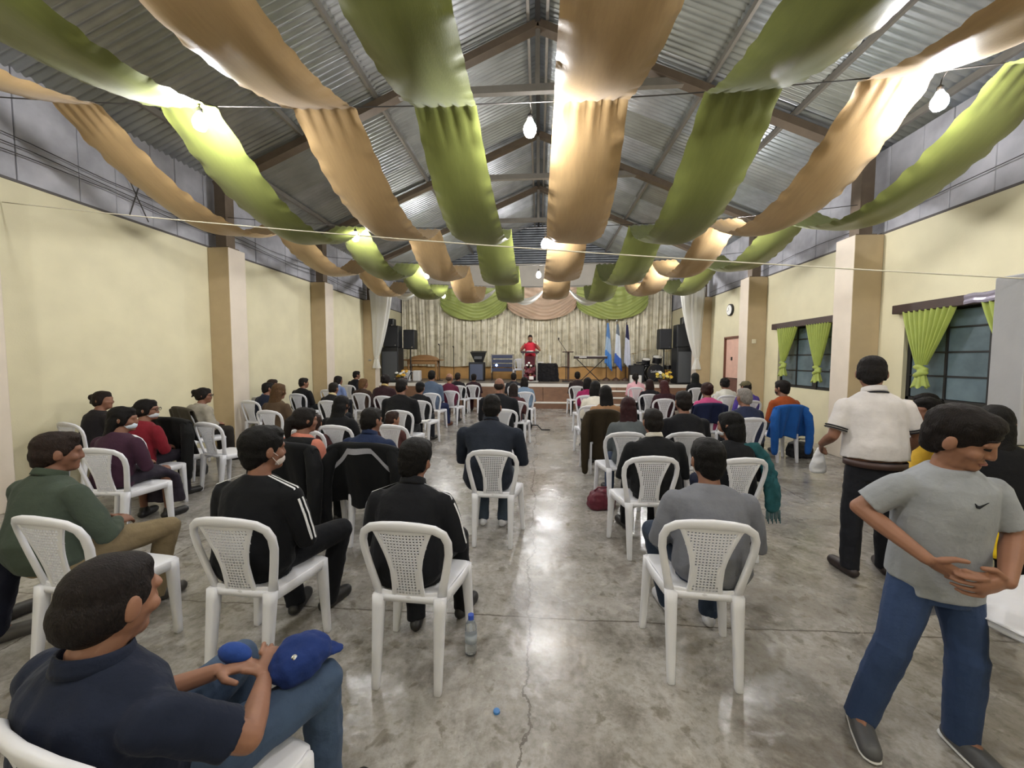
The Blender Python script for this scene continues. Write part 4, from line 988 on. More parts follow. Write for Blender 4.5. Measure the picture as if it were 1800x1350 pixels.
seatp(452, 697, -16, WC + 'hidden behind the blue black jacket', 'person in light blue shirt by the left wall', head=(440, 666), hy=-55, top='#5f7899', pants='#2a2c33', hair='short', hairc='#2a201b', s=1.0, mask='#c8ccd2')
seatp(574, 703, -8, WC + 'holding the cream scarf', 'person in black coat with cream scarf', head=(577, 673), top='#17171a', collar='#b7a782', hair='short', hairc='#1a1512', s=.98, shawl=None)
seatp(520, 691, -10, WC + 'holding the plain black jacket by the left wall', 'person in plain black jacket with elbow out by the left wall', head=(519, 664), hy=-35, top='#141416', pants=BLK, g=1.15, sw=1.12, hair='short', hairc='#1d1815', s=1.0)
seatp(554, 684, -12, WC + 'holding the white collar and blue shirt', 'person in blue shirt with white collar near the second left pillar', head=(561, 660), hy=-30, top='#6a7aa0', collar='#d8d8dc', shawl=None, hair='bob', hairc='#171211', s=.98, female=True)
seatp(607, 676, -8, WC + 'holding the black jacket nearest the stage on the left', 'person in black jacket farthest forward by the left wall', head=(610, 652), hy=-40, top='#15161a', hair='short', hairc='#14100f', s=1.05)
seatp(632, 690, -6, WC + 'holding the brown cardigan', 'person in brown cardigan with face turned right', head=(626, 666), female=True, hy=-50, top='#33261f', hair='bob', hairc='#5a4028', s=1.0)
seatp(672, 695, -5, WC + 'hidden by the maroon dress and cream scarf', 'person in dark maroon dress with patterned cream scarf', head=(675, 657), female=True, top='#2c1a1e', collar='#b09a68', shawl='#2c1a1e', hair='bun', hairc='#171211', s=1.0)
seatp(736, 703, -5, WC + 'holding the black baseball cap', 'person in black jacket wearing black cap with white emblem', head=(729, 671), top='#151517', pants='#22242a', hair='short', hat=('cap', '#131314'), s=.98, g=1.1)
seatp(757, 690, -4, WC + 'holding the grey blue shirt and jeans', 'person in grey blue shirt and blue jeans sitting tall', head=(753, 648), top='#4d5a6e', pants='#1f2747', hair='short', hairc='#100e0d', s=1.1, g=1.1, sw=1.1, shoes='#5a3626', lean=8, an=((-.1, .34, .08), (.3, .42, .08)), kn=((-.12, .36, .5), (.26, .38, .5)))
seatp(791, 686, -3, WC + 'holding the maroon shirt', 'person in maroon shirt and grey trousers', head=(788, 656), top='#571f33', pants='#33313a', hair='bald', hairc='#4a3a31', s=1.02, sk='b', g=1.1, hy=-12)
seatp(806, 677, -3, WC + 'behind the maroon shirt nearest the stage', 'person in black top just ahead of the maroon shirt', head=(800, 655), top='#17151a', hair='short', hairc='#221a16', s=1.03, hy=-10)
seatp(830, 676, -3, WC + 'near the stage with dark maroon coat', 'person in dark maroon coat nearest the loudspeaker cabinet on stage', head=(833, 657), top='#2a191f', pants='#3a1c22', hair='thick', hairc='#14100f', s=.98, g=1.15)
seatp(884, 718, -3, WC + 'of the black leather jacket in the aisle row', 'person in black leather jacket ahead of the navy jacket in the aisle row', head=(862, 664), top='#15161a', g=1.3, sw=1.25, hair='bald', hairc='#2a211c', s=1.06, hp=4, lean=8)
seatp(907, 704, -3, WC + 'of the brown maroon blouse by the aisle', 'person in brown maroon blouse just left of the aisle', head=(903, 676), female=True, top='#4a2b2c', hair='long', hairc='#1d1412', s=1.0)
seatp(923, 688, -2, WC + 'of the light blue shirt by the aisle', 'person in light blue denim shirt by the aisle', head=(922, 662), female=True, top='#6d8196', hair='bob', hairc='#15110f', s=1.0, g=1.15)
seatp(905, 677, -2, WC + 'hidden ahead of the light blue shirt', 'person in charcoal top ahead of the light blue shirt', head=(903, 655), top='#26262b', hair='short', s=1.02)
# --- right block
seatp(1014, 678, 3, WC + 'nearest the stage on the right of the aisle', 'person in dark brown jacket nearest the stage steps', head=(1015, 653), top='#2a1f20', hair='short', hairc='#110e0d', s=1.02)
seatp(1031, 694, 3, WC + 'of the magenta blouse by the aisle', 'person in magenta blouse by the aisle', head=(1033, 663), female=True, top='#8a2350', hair='bob', hairc='#100d0d', s=1.0, hy=-10)
seatp(1041, 712, 3, WC + 'of the white sweater by the aisle', 'person in white sweater by the aisle', head=(1049, 669), female=True, top='#cfc9bb', hair='bob', hairc='#12100f', s=1.08, g=1.05, hy=-8)
seatp(1060, 727, 4, WC + 'hung with the long brown coat', 'person in tan top before the long brown coat', head=(1066, 677), female=True, top='#8a684a', hair='long', hairc='#0c0a0a', s=1.03, jacket=dict(col='#2e2619', label='long dark brown coat hanging to the floor from a chair', length=.72, width=.24, sleeves=True, flare=1.02))
seatp(1102, 758, 4, WC + 'of the dark grey shirt beside the red bag', 'person in dark grey shirt behind the red handbag', head=(1108, 697), female=True, top='#4f5456', pants='#33415a', hair='long', hairc='#2a1214', s=1.04, g=1.1, hy=-12)
seatp(1209, 758, 5, WC + 'of the black T-shirt behind the grey sweater', 'person in black T-shirt between the suit and the teal shawl', head=(1205, 687), top='#131316', hair='short', hairc='#171210', g=1.15, sw=1.12, s=1.03, hp=10)
seatp(1142, 692, 4, WC + 'of the black blouse', 'person in black blouse in the middle of the right block', head=(1148, 666), female=True, top='#17151a', hair='bob', hairc='#241513', s=1.0)
seatp(1169, 700, 4, WC + 'of the maroon cardigan', 'person in dark maroon cardigan in the middle of the right block', head=(1173, 668), female=True, top='#2d161c', hair='long', hairc='#3a1a1b', s=1.03)
seatp(1119, 680, 3, WC + 'of the pale pink blouse', 'person in pale pink blouse near the stage steps', head=(1117, 655), female=True, top='#d3a3ab', hair='pony', hairc='#14100f', s=1.04, hy=-5)
seatp(1225, 681, 5, WC + 'of the black hooded jacket', 'person in black hooded jacket near the right stage corner', head=(1229, 656), top='#151618', hair=None, hat=('hood', '#1a1c1a'), s=1.0, hp=-4)
seatp(1250, 715, 5, WC + 'covered by the navy jacket', 'person in bright pink blouse in front of a navy jacket', head=(1250, 672), female=True, top='#b24a77', hair='bun', hairc='#2a1613', s=1.02, jacket=dict(col='#191f3a', label='navy jacket spread over the chair of the pink blouse', length=.34, width=.28, sleeves=False))
seatp(1281, 694, 6, WC + 'of the white dress', 'person in white dress near the door', head=(1284, 664), female=True, top='#c9c6bd', hair='bun', hairc='#120f0e', s=1.0)
seatp(1322, 703, 7, WC + 'of the purple jacket and olive cap', 'person in purple and black jacket wearing an olive cap', head=(1321, 670), top='#4a3a86', pants=BLK, hair='short', hat=('cap', '#57513a'), s=1.03, hy=10)
seatp(1324, 733, 7, WC + 'of the dark blue jacket behind the purple jacket', 'person in dark blue jacket seated behind the purple jacket', head=(1316, 682), top='#242a40', hair='short', hairc='#77716b', s=.99, g=1.15, hy=8)
seatp(1346, 690, 20, WC + 'empty and turned, beyond the purple jacket')
seatp(1270, 690, 6, WC + 'empty, just beyond the white dress')
X7, Y7, A7, _ = seatp(1392, 718, 6, WC + 'hung with the bright blue jacket', 'person in rust orange shirt with dark face mask', head=(1380, 669), top='#8d431f', mask='#2a2322', hair='thick', hairc='#171210', s=1.02, hy=22, g=1.1, jacket=dict(col='#1c4f92', label='bright blue jacket hung over a chair back', length=.52, width=.26, flare=1.15))
# --- people at the table by the near window
for px, py, lab, kw in ((1648, 715, 'person in yellow top and pink sash by the near window', dict(top='#c9a23a', shawl=None, hair='bun', hairc='#100d0c', hy=70)), (1700, 712, 'person in dark top beside the yellow one by the near window', dict(top='#25222a', hair='bob', hairc='#14100f', hy=60))):
    p = onZ(px, py - 8, 1.24); a = math.radians(30); x = min(p.x, 4.75); p.y += .3 if px > 1690 else 0
    chair(x, p.y, a, WC + 'of the ' + lab.split('in ')[1].split(' ')[0] + ' top by the near window')
    person(lab, (x, p.y, 0), a, female=True, s=.98, v=.016, **kw)
# --- nearest person, front left
NX, NY, NA = -1.05, .83, math.radians(-14)
chair(-.93, .935, NA, WC + 'nearest the camera under the navy shirt')
NP, NJ = person('person nearest the camera in navy checked shirt and jeans holding a blue cap', (NX, NY, 0), NA, s=.775, g=1.2, sw=1.25, fat=1.1, lean=-6, hunch=8, py0=-.01, hy=6, hp=12, top='#1a2030', topk='short', pants='#3f4f66', hair='fade', hairc='#1d1817', sk='b', collar='#1a2030', v=.008, disp=.018,
    el=(None, (.30, .12, .66)), wr=((-.02, .26, .64), (.13, .30, .62)), hd=((.8, .55, .0), (-.5, .8, .2)), kn=((-.14, .42, .52), (.22, .44, .52)), an=((-.14, .44, .08), (.22, .44, .08)), curl=.55)
# ------------------------------------------------------------------ standing people
# white polo shirt
px_ = onZ(1512, 1022, 0)
PX, PY, PA = px_.x + .12, px_.y + .08, math.radians(-12)
PP, PJ = person('standing person in white polo with dark trim and black trousers', (PX, PY, 0), PA, pose='stand', tuck=True, s=.965, g=1.04, sw=1.0, fat=1.1, lean=2, hunch=6, hy=-25, hp=22, top='#c9c4c2', topk='short', pants='#1b1c21', collar='#c9c4c2', hair='short', hairc='#130f0e', shoes='#2a1f1d', v=.010,
    el=((-.255, .02, 1.05), (.265, .02, 1.06)), wr=((-.25, .2, .95), (.25, .19, .90)), hd=((.3, .8, -.6), (-.2, .8, -.5)), kn=((-.11, .03, .46), (.09, .02, .46)), an=((-.13, -.02, .085), (.14, .08, .085)))
blt = MB()
def bf(u, v): a = u * 2 * PI; return (math.cos(a) * .184, math.sin(a) * .144, .845 + .045 * v)
solid(blt.grid(bf, 32, 1, True).build('belt', mat('brown_leather', '#3a2622', .5), PP, smooth=True), .006)
for sd in (-1, 1):
    sh, e = PJ['sh'][sd], PJ['EL'][sd]; ax = (e - sh).normalized(); u1 = ax.orthogonal().normalized(); u2_ = ax.cross(u1)
    for q, c in ((.70, '#26262a'), (.77, '#26262a')):
        cpt = sh.lerp(e, q); MB().tube([cpt + (u1 * math.cos(t) + u2_ * math.sin(t)) * .0685 for t in [i * PI / 8 for i in range(17)]], .0055, 5).build('cuff_band', cloth(c), PP)
c_ = PJ['HM'].translation
# collar trim
ct = MB(); ct.tube([(math.cos(t) * .067, .03 + math.sin(t) * .072, c_.z - .135 - .012 * math.sin(t)) for t in [i * PI / 10 for i in range(21)]], .006, 5).build('collar_trim', cloth('#1b1b20'), PP)
bg = empty('carrier_bag', (PX, PY, 0), PA, label='white carrier bag hanging from the hand of the polo shirt', cat='bag')
bm = MB(); wq = PJ['WR'][-1]
bm.rings([((wq.x + .015, wq.y + .08, z), (rx, 0, 0), (0, ry, 0)) for z, rx, ry in ((.69, .045, .03), (.70, .06, .04), (.78, .058, .035), (.85, .035, .02), (.9, .016, .012))], 12); blob(bm, 'bag_body', mat('white_bag', '#cfcfd2', .4, bump=.3, bscale=20), bg, .01, 2, .02, .05)
# the boy
bl = onZ(1624, 1300, 0)
BX, BY, BA = bl.x, bl.y, math.radians(172)
BS = .832
BP, BJ = person('standing child in light grey T-shirt and blue jeans, hands joined, head turned aside', (BX, BY, 0), BA, pose='stand', s=BS, g=.88, sw=.86, lean=2, hunch=4, hy=38, hp=24, hr=8, top='#8d9094', topk='short', pants='#2f3f5e', hair='thick', hairc='#171210', shoes='#4c4c4d', sole=True, v=.0065, sk='b', disp=.008,
    el=((-.225, .03, .935), (.275, -.01, .99)), wr=((-.07, .20, .82), (.15, .165, .865)), hd=((.85, .22, -.18), (-.85, .25, -.42)), kn=((-.09, .05, .43), (.165, .05, .43)), an=((-.11, .02, .085), (.24, .0, .085)), toe=((-.13, .17, .04), (.28, .14, .04)), curl=.55)
# face of the boy: closed lids, brows, lips
for x in (-1, 1):
    HM = BJ['HM']; hs = BJ['hs']
    MB().tube([HM @ (Vector((x * .016, .086, .045)) * hs), HM @ (Vector((x * .036, .084, .051)) * hs), HM @ (Vector((x * .055, .070, .046)) * hs)], [.0035, .0045, .003], 6).build('eyebrow', hair_m('#171210'), BP, smooth=True)
    MB().tube([HM @ (Vector((x * .018, .083, .016)) * hs), HM @ (Vector((x * .034, .085, .011)) * hs), HM @ (Vector((x * .05, .074, .015)) * hs)], [.003, .004, .003], 6).build('eyelashes', hair_m('#171210'), BP, smooth=True)
MB().tube([HM @ (Vector((-.022, .088, -.056)) * hs), HM @ (Vector((0, .096, -.055)) * hs), HM @ (Vector((.022, .088, -.056)) * hs)], [.004, .006, .004], 6).build('lips', mat('lip_tone', '#7d4a40', .5), BP, smooth=True)
# tick emblem on the T-shirt
tick = MB(); pts = [(.004, .010), (.008, -.007), (.018, -.010), (.052, .014), (.022, .001), (.012, .002)]
cz = 1.075; cy = .19
tick.add([(-p[0] + .0, cy, cz + p[1]) for p in pts], [(0, 1, 5), (1, 2, 4, 5), (2, 3, 4)])
tk = tick.build('tick_emblem', cloth('#1a1b1f'), BP); sw_ = tk.modifiers.new('fit', 'SHRINKWRAP'); sw_.target = [c for c in BP.children if c.name.startswith('shirt')][0]; sw_.wrap_method = 'PROJECT'; sw_.use_project_y = True; sw_.use_negative_direction = True; sw_.use_positive_direction = False; sw_.offset = .003; sw_.project_limit = .3; solid(tk, .003)
# child standing behind the boy
kp = onZ(1738, 1105, 0)
KP, _ = person('standing child in black with yellow hem half hidden behind the grey T-shirt', (kp.x, kp.y, 0), math.radians(-30), pose='stand', s=.78, female=True, top='#121214', pants='#131316', shoes='#1a1718', hair='long', hairc='#0c0a0a', v=.012, hy=-20)
hm = MB().rings([((0, 0, z), (rx, 0, 0), (0, ry, 0)) for z, rx, ry in ((.50, .235, .19), (.52, .235, .19), (.62, .2, .16), (.72, .175, .14))], 20)
blob(hm, 'shirt_hem', cloth('#c9a91f'), KP, .012, 2, .02, .07)
# ------------------------------------------------------------------ things on the stage
blackp = mat('black_speaker_plastic', '#17181a', .5, var=.1, scale=20)
grille = mat('grey_speaker_grille', '#4a4c4f', .7, bump=.4, bscale=160)
darkg = mat('dark_grille', '#222326', .7, bump=.4, bscale=160)
chrome = mat('chrome', '#c9c9cc', .15, metal=1)
woodm = mat('honey_wood', '#8f6a42', .45, var=.15, scale=6, stretch=(1, 6, 6))
wood_d = mat('dark_stand_wood', '#4a3226', .5, var=.15, scale=6)
def cabinet(x, y, z, w_, d, h, m, gm, name, label, rz=0, horn=False):
    r = empty(name, (x, y, z), rz, label=label, cat='loudspeaker')
    MB().bbox((0, 0, h/2), (w_, d, h), .02).build('cabinet', m, r)
    MB().bbox((0, -d/2 - .006, h * .46), (w_ * .88, .014, h * .84), .006).build('grille', gm, r)
    if horn: MB().rings([((0, -d/2 - .004, h * .86), (w_ * .3, 0, 0), (0, 0, h * .07)), ((0, -d/2 - .02, h * .86), (w_ * .34, 0, 0), (0, 0, h * .09))], 12, 4).build('horn', darkg, r)
    MB().rings([((w_ * .3, -d/2 - .014, h * .1), (.022, 0, 0), (0, 0, .022)), ((w_ * .3, -d/2 - .018, h * .1), (.02, 0, 0), (0, 0, .02))], 10).build('badge', chrome, r)
    return r
for sx, X, nm in ((-1, -5.35, 'left'), (1, 4.98, 'right')):
    cabinet(X, 13.75, ZS, .62, .6, 1.25, blackp, grille, 'subwoofer', 'tall grey fronted loudspeaker at the %s of the stage' % nm)
    cabinet(X - sx * .02, 13.75, ZS + 1.25, .56, .42, .78, blackp, darkg, 'loudspeaker', 'black loudspeaker lying atop the tall %s cabinet' % nm, horn=True)
    cabinet(X + sx * .06, 13.78, ZS + 2.03, .3, .28, .26, blackp, darkg, 'small_loudspeaker', 'small black loudspeaker topmost of the %s stack' % nm)
    sx_ = X - sx * .52
    s = empty('speaker_stand', (sx_, 14.2, ZS), label='black pole stand carrying the %s side loudspeaker' % nm, cat='speaker stand')
    MB().tube([(0, 0, .1), (0, 0, 1.2)], .025, 8).build('pole', blackp, s, smooth=True)
    for k in range(3): MB().tube([(0, 0, .35), (.4 * math.cos(k * 2.1 + .5), .4 * math.sin(k * 2.1 + .5), .02)], .014, 6).build('leg', blackp, s, smooth=True)
    cabinet(sx_, 14.2, ZS + 1.2, .42, .4, .72, blackp, darkg, 'loudspeaker', 'black loudspeaker on a pole stand at the %s' % nm, horn=True)
# lectern
lx, ly = -.34, 14.05
le = empty('lectern', (lx, ly, ZS), label='chrome post lectern with dark top in the middle of the stage', cat='lectern')
MB().bbox((0, 0, 1.10), (.66, .45, .04), .01, Matrix.Rotation(.12, 3, 'X')).build('top', mat('lectern_top', '#3a3236', .4), le)
for s in (-1, 1):
    MB().tube([(s * .25, -.05, .04), (s * .25, -.05, 1.08)], .035, 10).build('post', mat('acrylic_post', '#b4b2ae', .25, metal=.5), le, smooth=True)
MB().bbox((0, .02, .78), (.38, .03, .34), .01).build('front_panel', mat('maroon_cloth_panel', '#571b26', .8), le)
MB().bbox((0, 0, .03), (.62, .42, .05), .01).build('base', mat('lectern_base', '#a5a29c', .4), le)
paper = mat('white_paper', '#e4e2dd', .7)
MB().bbox((0, 0, 0), (.24, .18, .012), .002, Matrix.Rotation(.12, 3, 'X')).build('papers', paper, loc=(lx, ly - .02, ZS + 1.135), label='white papers on the lectern top', cat='papers')
bq = empty('flower_arrangement', (lx, ly - .12, ZS), label='dark red flower arrangement with white blooms inside the lectern', cat='flowers')
q = MB(); rq = random.Random(5)
for i in range(26): q.ell((rq.uniform(-.16, .16), rq.uniform(-.08, .08), .1 + rq.uniform(0, .45)), (.07, .06, .06), None, 8, 5)
blob(q, 'foliage', mat('dark_red_leaves', '#5c1f29', .6, var=.3, scale=14), bq, .02, 1, .03, .03)
for i, (a_, z) in enumerate(((-.1, .62), (-.03, .70), (.04, .6))): MB().ell((a_, -.06, z), (.045, .035, .04)).build('white_bloom', paper, bq, smooth=True)
MB().bbox((.06, -.2, .17), (.16, .02, .12), .006).build('card', paper, bq)
# preacher
person('person in bright red shirt at the lectern with arms raised', (lx, 14.52, ZS), math.radians(180), pose='stand', s=1.03, hy=0, hp=4, top='#c23140', topk='short', pants='#241a1e', collar='#6f1820', hair='short', hairc='#1c1613', sk='b', v=.016,
    el=((-.36, .05, 1.17), (.36, .05, 1.15)), wr=((-.22, .20, 1.36), (.24, .2, 1.30)), hd=((.1, .3, 1), (-.1, .3, 1)))
# bench-like wooden table on the left of the stage
tb = empty('wooden_table', (-4.55, 14.9, ZS), label='honey wood altar table with carved top at the stage left', cat='table')
MB().bbox((0, 0, .80), (1.5, .5, .06), .012).build('tabletop', woodm, tb)
MB().bbox((-.0, -.2, .70), (1.2, .03, .14), .01).build('apron', woodm, tb)
MB().rings([((0, .05, .83), (.62, 0, 0), (0, .05, 0)), ((0, .05, .92), (.5, 0, 0), (0, .045, 0)), ((0, .05, 1.0), (.18, 0, 0), (0, .04, 0))], 14, 3).build('carved_crest', woodm, tb)
for sx in (-1, 1):
    for sy in (-1, 1): MB().rings([((sx * .55, sy * .18, z), (r_, 0, 0), (0, r_, 0)) for z, r_ in ((0, .045), (.08, .05), (.2, .03), (.45, .04), (.6, .03), (.77, .05))], 10).build('leg', woodm, tb, smooth=True)
def mic_stand(x, y, h, lab, boom=None):
    r = empty('microphone_stand', (x, y, ZS), label=lab, cat='microphone stand')
    MB().rings([((0, 0, 0), (.14, 0, 0), (0, .14, 0)), ((0, 0, .03), (.12, 0, 0), (0, .12, 0))], 14).build('base', blackp, r)
    MB().tube([(0, 0, .03), (0, 0, h)], .013, 6).build('pole', blackp, r, smooth=True)
    e = Vector((0, 0, h))
    if boom: e = Vector(boom); MB().tube([(0, 0, h), e], .010, 6).build('boom', blackp, r, smooth=True)
    MB().tube([e, e + Vector((0, -.12, .05))], [.016, .026], 8).build('microphone', blackp, r, smooth=True)
mic_stand(-3.83, 14.6, 1.35, 'straight black microphone stand beside the altar table')
mic_stand(.98, 14.3, 1.15, 'black boom microphone stand right of the lectern', (-.28, -.05, 1.55))
mic_stand(-3.5, 15.6, 1.3, 'thin black microphone stand near the curtain')
# amplifier with wedge, rack
am = empty('amplifier', (-2.42, 14.9, ZS), label='dark blue fronted amplifier cabinet with a wedge monitor on it', cat='amplifier')
MB().bbox((0, 0, .36), (.6, .4, .72), .02).build('cabinet', blackp, am)
MB().bbox((0, -.205, .34), (.5, .014, .6), .006).build('grille', mat('blue_grey_grille', '#4d5468', .7, bump=.4, bscale=120), am)
wd = empty('wedge_monitor', (-2.36, 14.9, ZS + .72), label='angled black wedge monitor on the amplifier', cat='loudspeaker')
MB().add([(-.3, -.2, .38), (.3, -.2, .38), (.3, .2, .44), (-.3, .2, .44), (-.14, -.1, 0), (.16, -.1, 0), (.16, .15, 0), (-.14, .15, 0)], [(0, 1, 2, 3), (7, 6, 5, 4), (4, 5, 1, 0), (5, 6, 2, 1), (6, 7, 3, 2), (7, 4, 0, 3)]).build('cabinet', blackp, wd)
MB().bbox((0, -.155, .22), (.3, .012, .22), .004, Matrix.Rotation(-.25, 3, 'X')).build('grille', grille, wd)
rk = empty('equipment_rack', (-1.45, 15.2, ZS), label='equipment rack with blue lit units beside the amplifier', cat='rack')
for s in (-1, 1):
    MB().bx(s * .42 - .02, s * .42 + .02, -.2, .2, .3, 1.02).build('side', steel_grey, rk)
    for yy in (-.18, .18): MB().tube([(s * .42, yy, 0), (s * .42, yy, .32)], .015, 6).build('leg', blackp, rk)
for i in range(4): MB().bbox((0, -.01, .42 + .17 * i), (.8, .38, .13), .008).build('unit', mat('rack_unit_blue', '#26304f', .4), rk)
MB().bx(-.44, .44, -.2, .2, 1.0, 1.03).build('top', steel_grey, rk)
MB().ell((-.22, -.215, .6), (.045, .02, .045)).build('blue_lamp', mat('blue_led', '#8fb2ff', .3, emit=14), rk, smooth=True)
x, y = -.78, 14.9
chair(x, y, math.radians(180), WC + 'on the stage beside the lectern', ZS)
# box draped in black
bxr = empty('draped_box', (.28, 14.8, ZS), label='box draped in black cloth right of the lectern', cat='box')
q = MB(); q.rings([((0, 0, z), (rx, 0, 0), (0, ry, 0)) for z, rx, ry in ((0, .48, .32), (.3, .45, .3), (.62, .42, .28), (.68, .38, .24))], 24, 5); blob(q, 'black_cloth', cloth('#1b1a1c'), bxr, .018, 2, .05, .09)
cn_ = MB().rings([((0, 0, z), (r_, 0, 0), (0, r_, 0)) for z, r_ in ((0, .04), (.02, .03), (.03, .022), (.3, .02))], 10).build('candle', paper, loc=(.42, 14.85, ZS + .69), smooth=True, label='white candle standing on the draped box', cat='candle')
MB().bbox((0, 0, .02), (.22, .16, .04), .006).build('hymn_book', paper, loc=(.05, 14.75, ZS + .70), label='white book lying on the draped box', cat='book')
# wooden stand
ws = empty('wooden_stand', (1.1, 15.0, ZS), label='dark wooden T shaped music stand', cat='music stand')
MB().bbox((0, 0, 1.12), (.42, .3, .035), .008).build('top', wood_d, ws); MB().bbox((.02, 0, .56), (.09, .07, 1.1), .01).build('post', wood_d, ws); MB().bbox((0, 0, .025), (.4, .3, .05), .01).build('base', wood_d, ws)
MB().bbox((-.1, -.02, .55), (.3, .2, .03), .008).build('shelf', wood_d, ws)
# keyboard on X stand
kb = empty('keyboard', (1.95, 14.95, ZS + .86), label='long dark electronic keyboard on a folding stand', cat='keyboard')
MB().bbox((0, 0, .05), (1.25, .34, .1), .012).build('case', mat('maroon_black_case', '#2a1a1e', .4), kb)
for i in range(36): MB().bx(-.60 + i * .0333, -.60 + i * .0333 + .031, -.172, -.02, .09, .108).build('key', paper, kb)
MB().bbox((-.3, -.175, .055), (.28, .01, .03), .003).build('name_strip', paper, kb)
ks = empty('keyboard_stand', (1.95, 14.95, ZS), label='black X shaped stand under the keyboard', cat='stand')
for s in (-1, 1): MB().tube([(s * .5, 0, .84), (-s * .35, 0, .02)], .016, 6).build('strut', blackp, ks, smooth=True)
for s in (-1, 1):
    MB().tube([(s * .35, -.18, .02), (s * .35, .18, .02)], .016, 6).build('foot', blackp, ks); MB().tube([(s * .5, -.15, .84), (s * .5, .15, .84)], .016, 6).build('top_bar', blackp, ks)
# flags
def flag(x, y, cols, lab, h=2.35, lean=0):
    r = empty('flag', (x, y, ZS), label=lab, cat='flag', group='flags on poles at the stage right')
    MB().rings([((0, 0, 0), (.16, 0, 0), (0, .16, 0)), ((0, 0, .06), (.13, 0, 0), (0, .13, 0)), ((0, 0, .12), (.04, 0, 0), (0, .04, 0))], 14).build('base', wood_d, r)
    MB().tube([(0, 0, .1), (lean, 0, h)], .017, 8).build('pole', wood_d, r, smooth=True); MB().ell((lean, 0, h + .04), (.03, .03, .06)).build('finial', chrome, r, smooth=True)
    n = len(cols)
    for i, c in enumerate(cols):
        def fn(u, v, i=i):
            vv = (i + v) / n; a_ = u * 2 * PI; w_ = .025 + .105 * vv ** .8; rr = 1 + .3 * math.sin(a_ * 5 + vv * 3 + x)
            return (lean * (1 - vv * .7) + .01 + w_ * .55 + math.cos(a_) * w_ * rr, -.02 + math.sin(a_) * w_ * .45 * rr, h - .08 - (h - .62) * vv - .16 * vv * math.cos(a_))
        MB().grid(fn, 40, 6, True).build('flag_cloth', cloth(c, .6, .05), r, smooth=True)
flag(2.66, 15.5, ('#5d84b8', '#9fb6cf', '#4f86cc'), 'blue and pale blue flag furled on its pole, leftmost of the three')
flag(3.02, 15.4, ('#6b7480', '#cfd6e0', '#cfd6e0', '#3e63b4'), 'white flag with blue stripes furled on its pole, middle of the three', 2.3)
flag(3.42, 15.55, ('#2c2c4c', '#c9ccdb', '#ccd0de'), 'white flag with dark navy top furled on its pole, rightmost of the three', 2.28)
# drum kit
dk = empty('drum_kit', (4.3, 14.75, ZS), label='black drum kit with brass cymbals beside the right loudspeakers', cat='drum kit')
shell = mat('black_drum_shell', '#18181b', .3); skinw = mat('drum_skin', '#d9d6cf', .5); brass = mat('brass_cymbal', '#b08a3e', .25, metal=1)
def drum(c, r_, d, ax, name, head=skinw):
    c = Vector(c); ax = Vector(ax).normalized(); u_ = ax.orthogonal().normalized(); w2 = ax.cross(u_)
    o = MB().rings([(c - ax * d/2, u_ * r_, w2 * r_), (c + ax * d/2, u_ * r_, w2 * r_)], 24).build(name, shell, dk)
    for s in (-1, 1): MB().tube([c + ax * s * d/2 + (u_ * math.cos(t) + w2 * math.sin(t)) * (r_ + .006) for t in [i * PI / 10 for i in range(21)]], .012, 6).build('rim', chrome, o)
    MB().rings([(c + ax * (d/2 + .002), u_ * r_ * .96, w2 * r_ * .96), (c + ax * (d/2 + .006), u_ * r_ * .95, w2 * r_ * .95)], 24).build('drum_head', head, o)
    return o
kd = drum((.0, 0, .34), .32, .38, (0, -1, .0), 'kick_drum', mat('black_drum_head', '#1b1b20', .4))
tx = bpy.data.curves.new('lettering', 'FONT'); tx.body = 'Ludwig'; tx.size = .13; tx.align_x = 'CENTER'; tx.extrude = .002
tx.materials.append(paper); tmp_ = bpy.data.objects.new('lettering_source', tx); me_ = bpy.data.meshes.new_from_object(tmp_); bpy.data.objects.remove(tmp_)
to = bpy.data.objects.new('lettering', me_); COL.objects.link(to); to.parent = kd; to.location = (0, -.205, .36); to.rotation_euler = (PI/2, 0, 0)
drum((.1, .0, .83), .17, .22, (0, -.35, 1), 'tom_drum'); drum((-.55, .05, .5), .2, .34, (0, 0, 1), 'floor_tom'); drum((.55, .15, .55), .18, .15, (0, 0, 1), 'snare_drum'); drum((-.3, .05, .75), .15, .2, (0, -.35, 1), 'tom_drum')
for (x, y, z) in ((-.75, .1, 1.05), (-.3, .35, 1.18), (.55, .3, 1.15), (.35, .4, 1.35)):
    o = MB().rings([((x, y, z), (.2, 0, .03), (0, .2, 0)), ((x, y, z + .01), (.12, 0, .02), (0, .12, 0)), ((x, y, z + .03), (.03, 0, 0), (0, .03, 0))], 20).build('cymbal', brass, dk)
    MB().tube([(x, y, 0), (x, y, z)], .011, 6).build('cymbal_stand', chrome, dk, smooth=True)
    for k in range(3): MB().tube([(x, y, .3), (x + .18 * math.cos(k * 2.1), y + .18 * math.sin(k * 2.1), .01)], .008, 5).build('stand_leg', chrome, dk)
cabinet(3.62, 14.7, ZS, .5, .4, .62, blackp, darkg, 'monitor_loudspeaker', 'grey fronted floor loudspeaker left of the drum kit')
cabinet(3.98, 15.2, ZS, .4, .4, .75, blackp, darkg, 'monitor_loudspeaker', 'narrow black loudspeaker behind the drum kit cymbals')
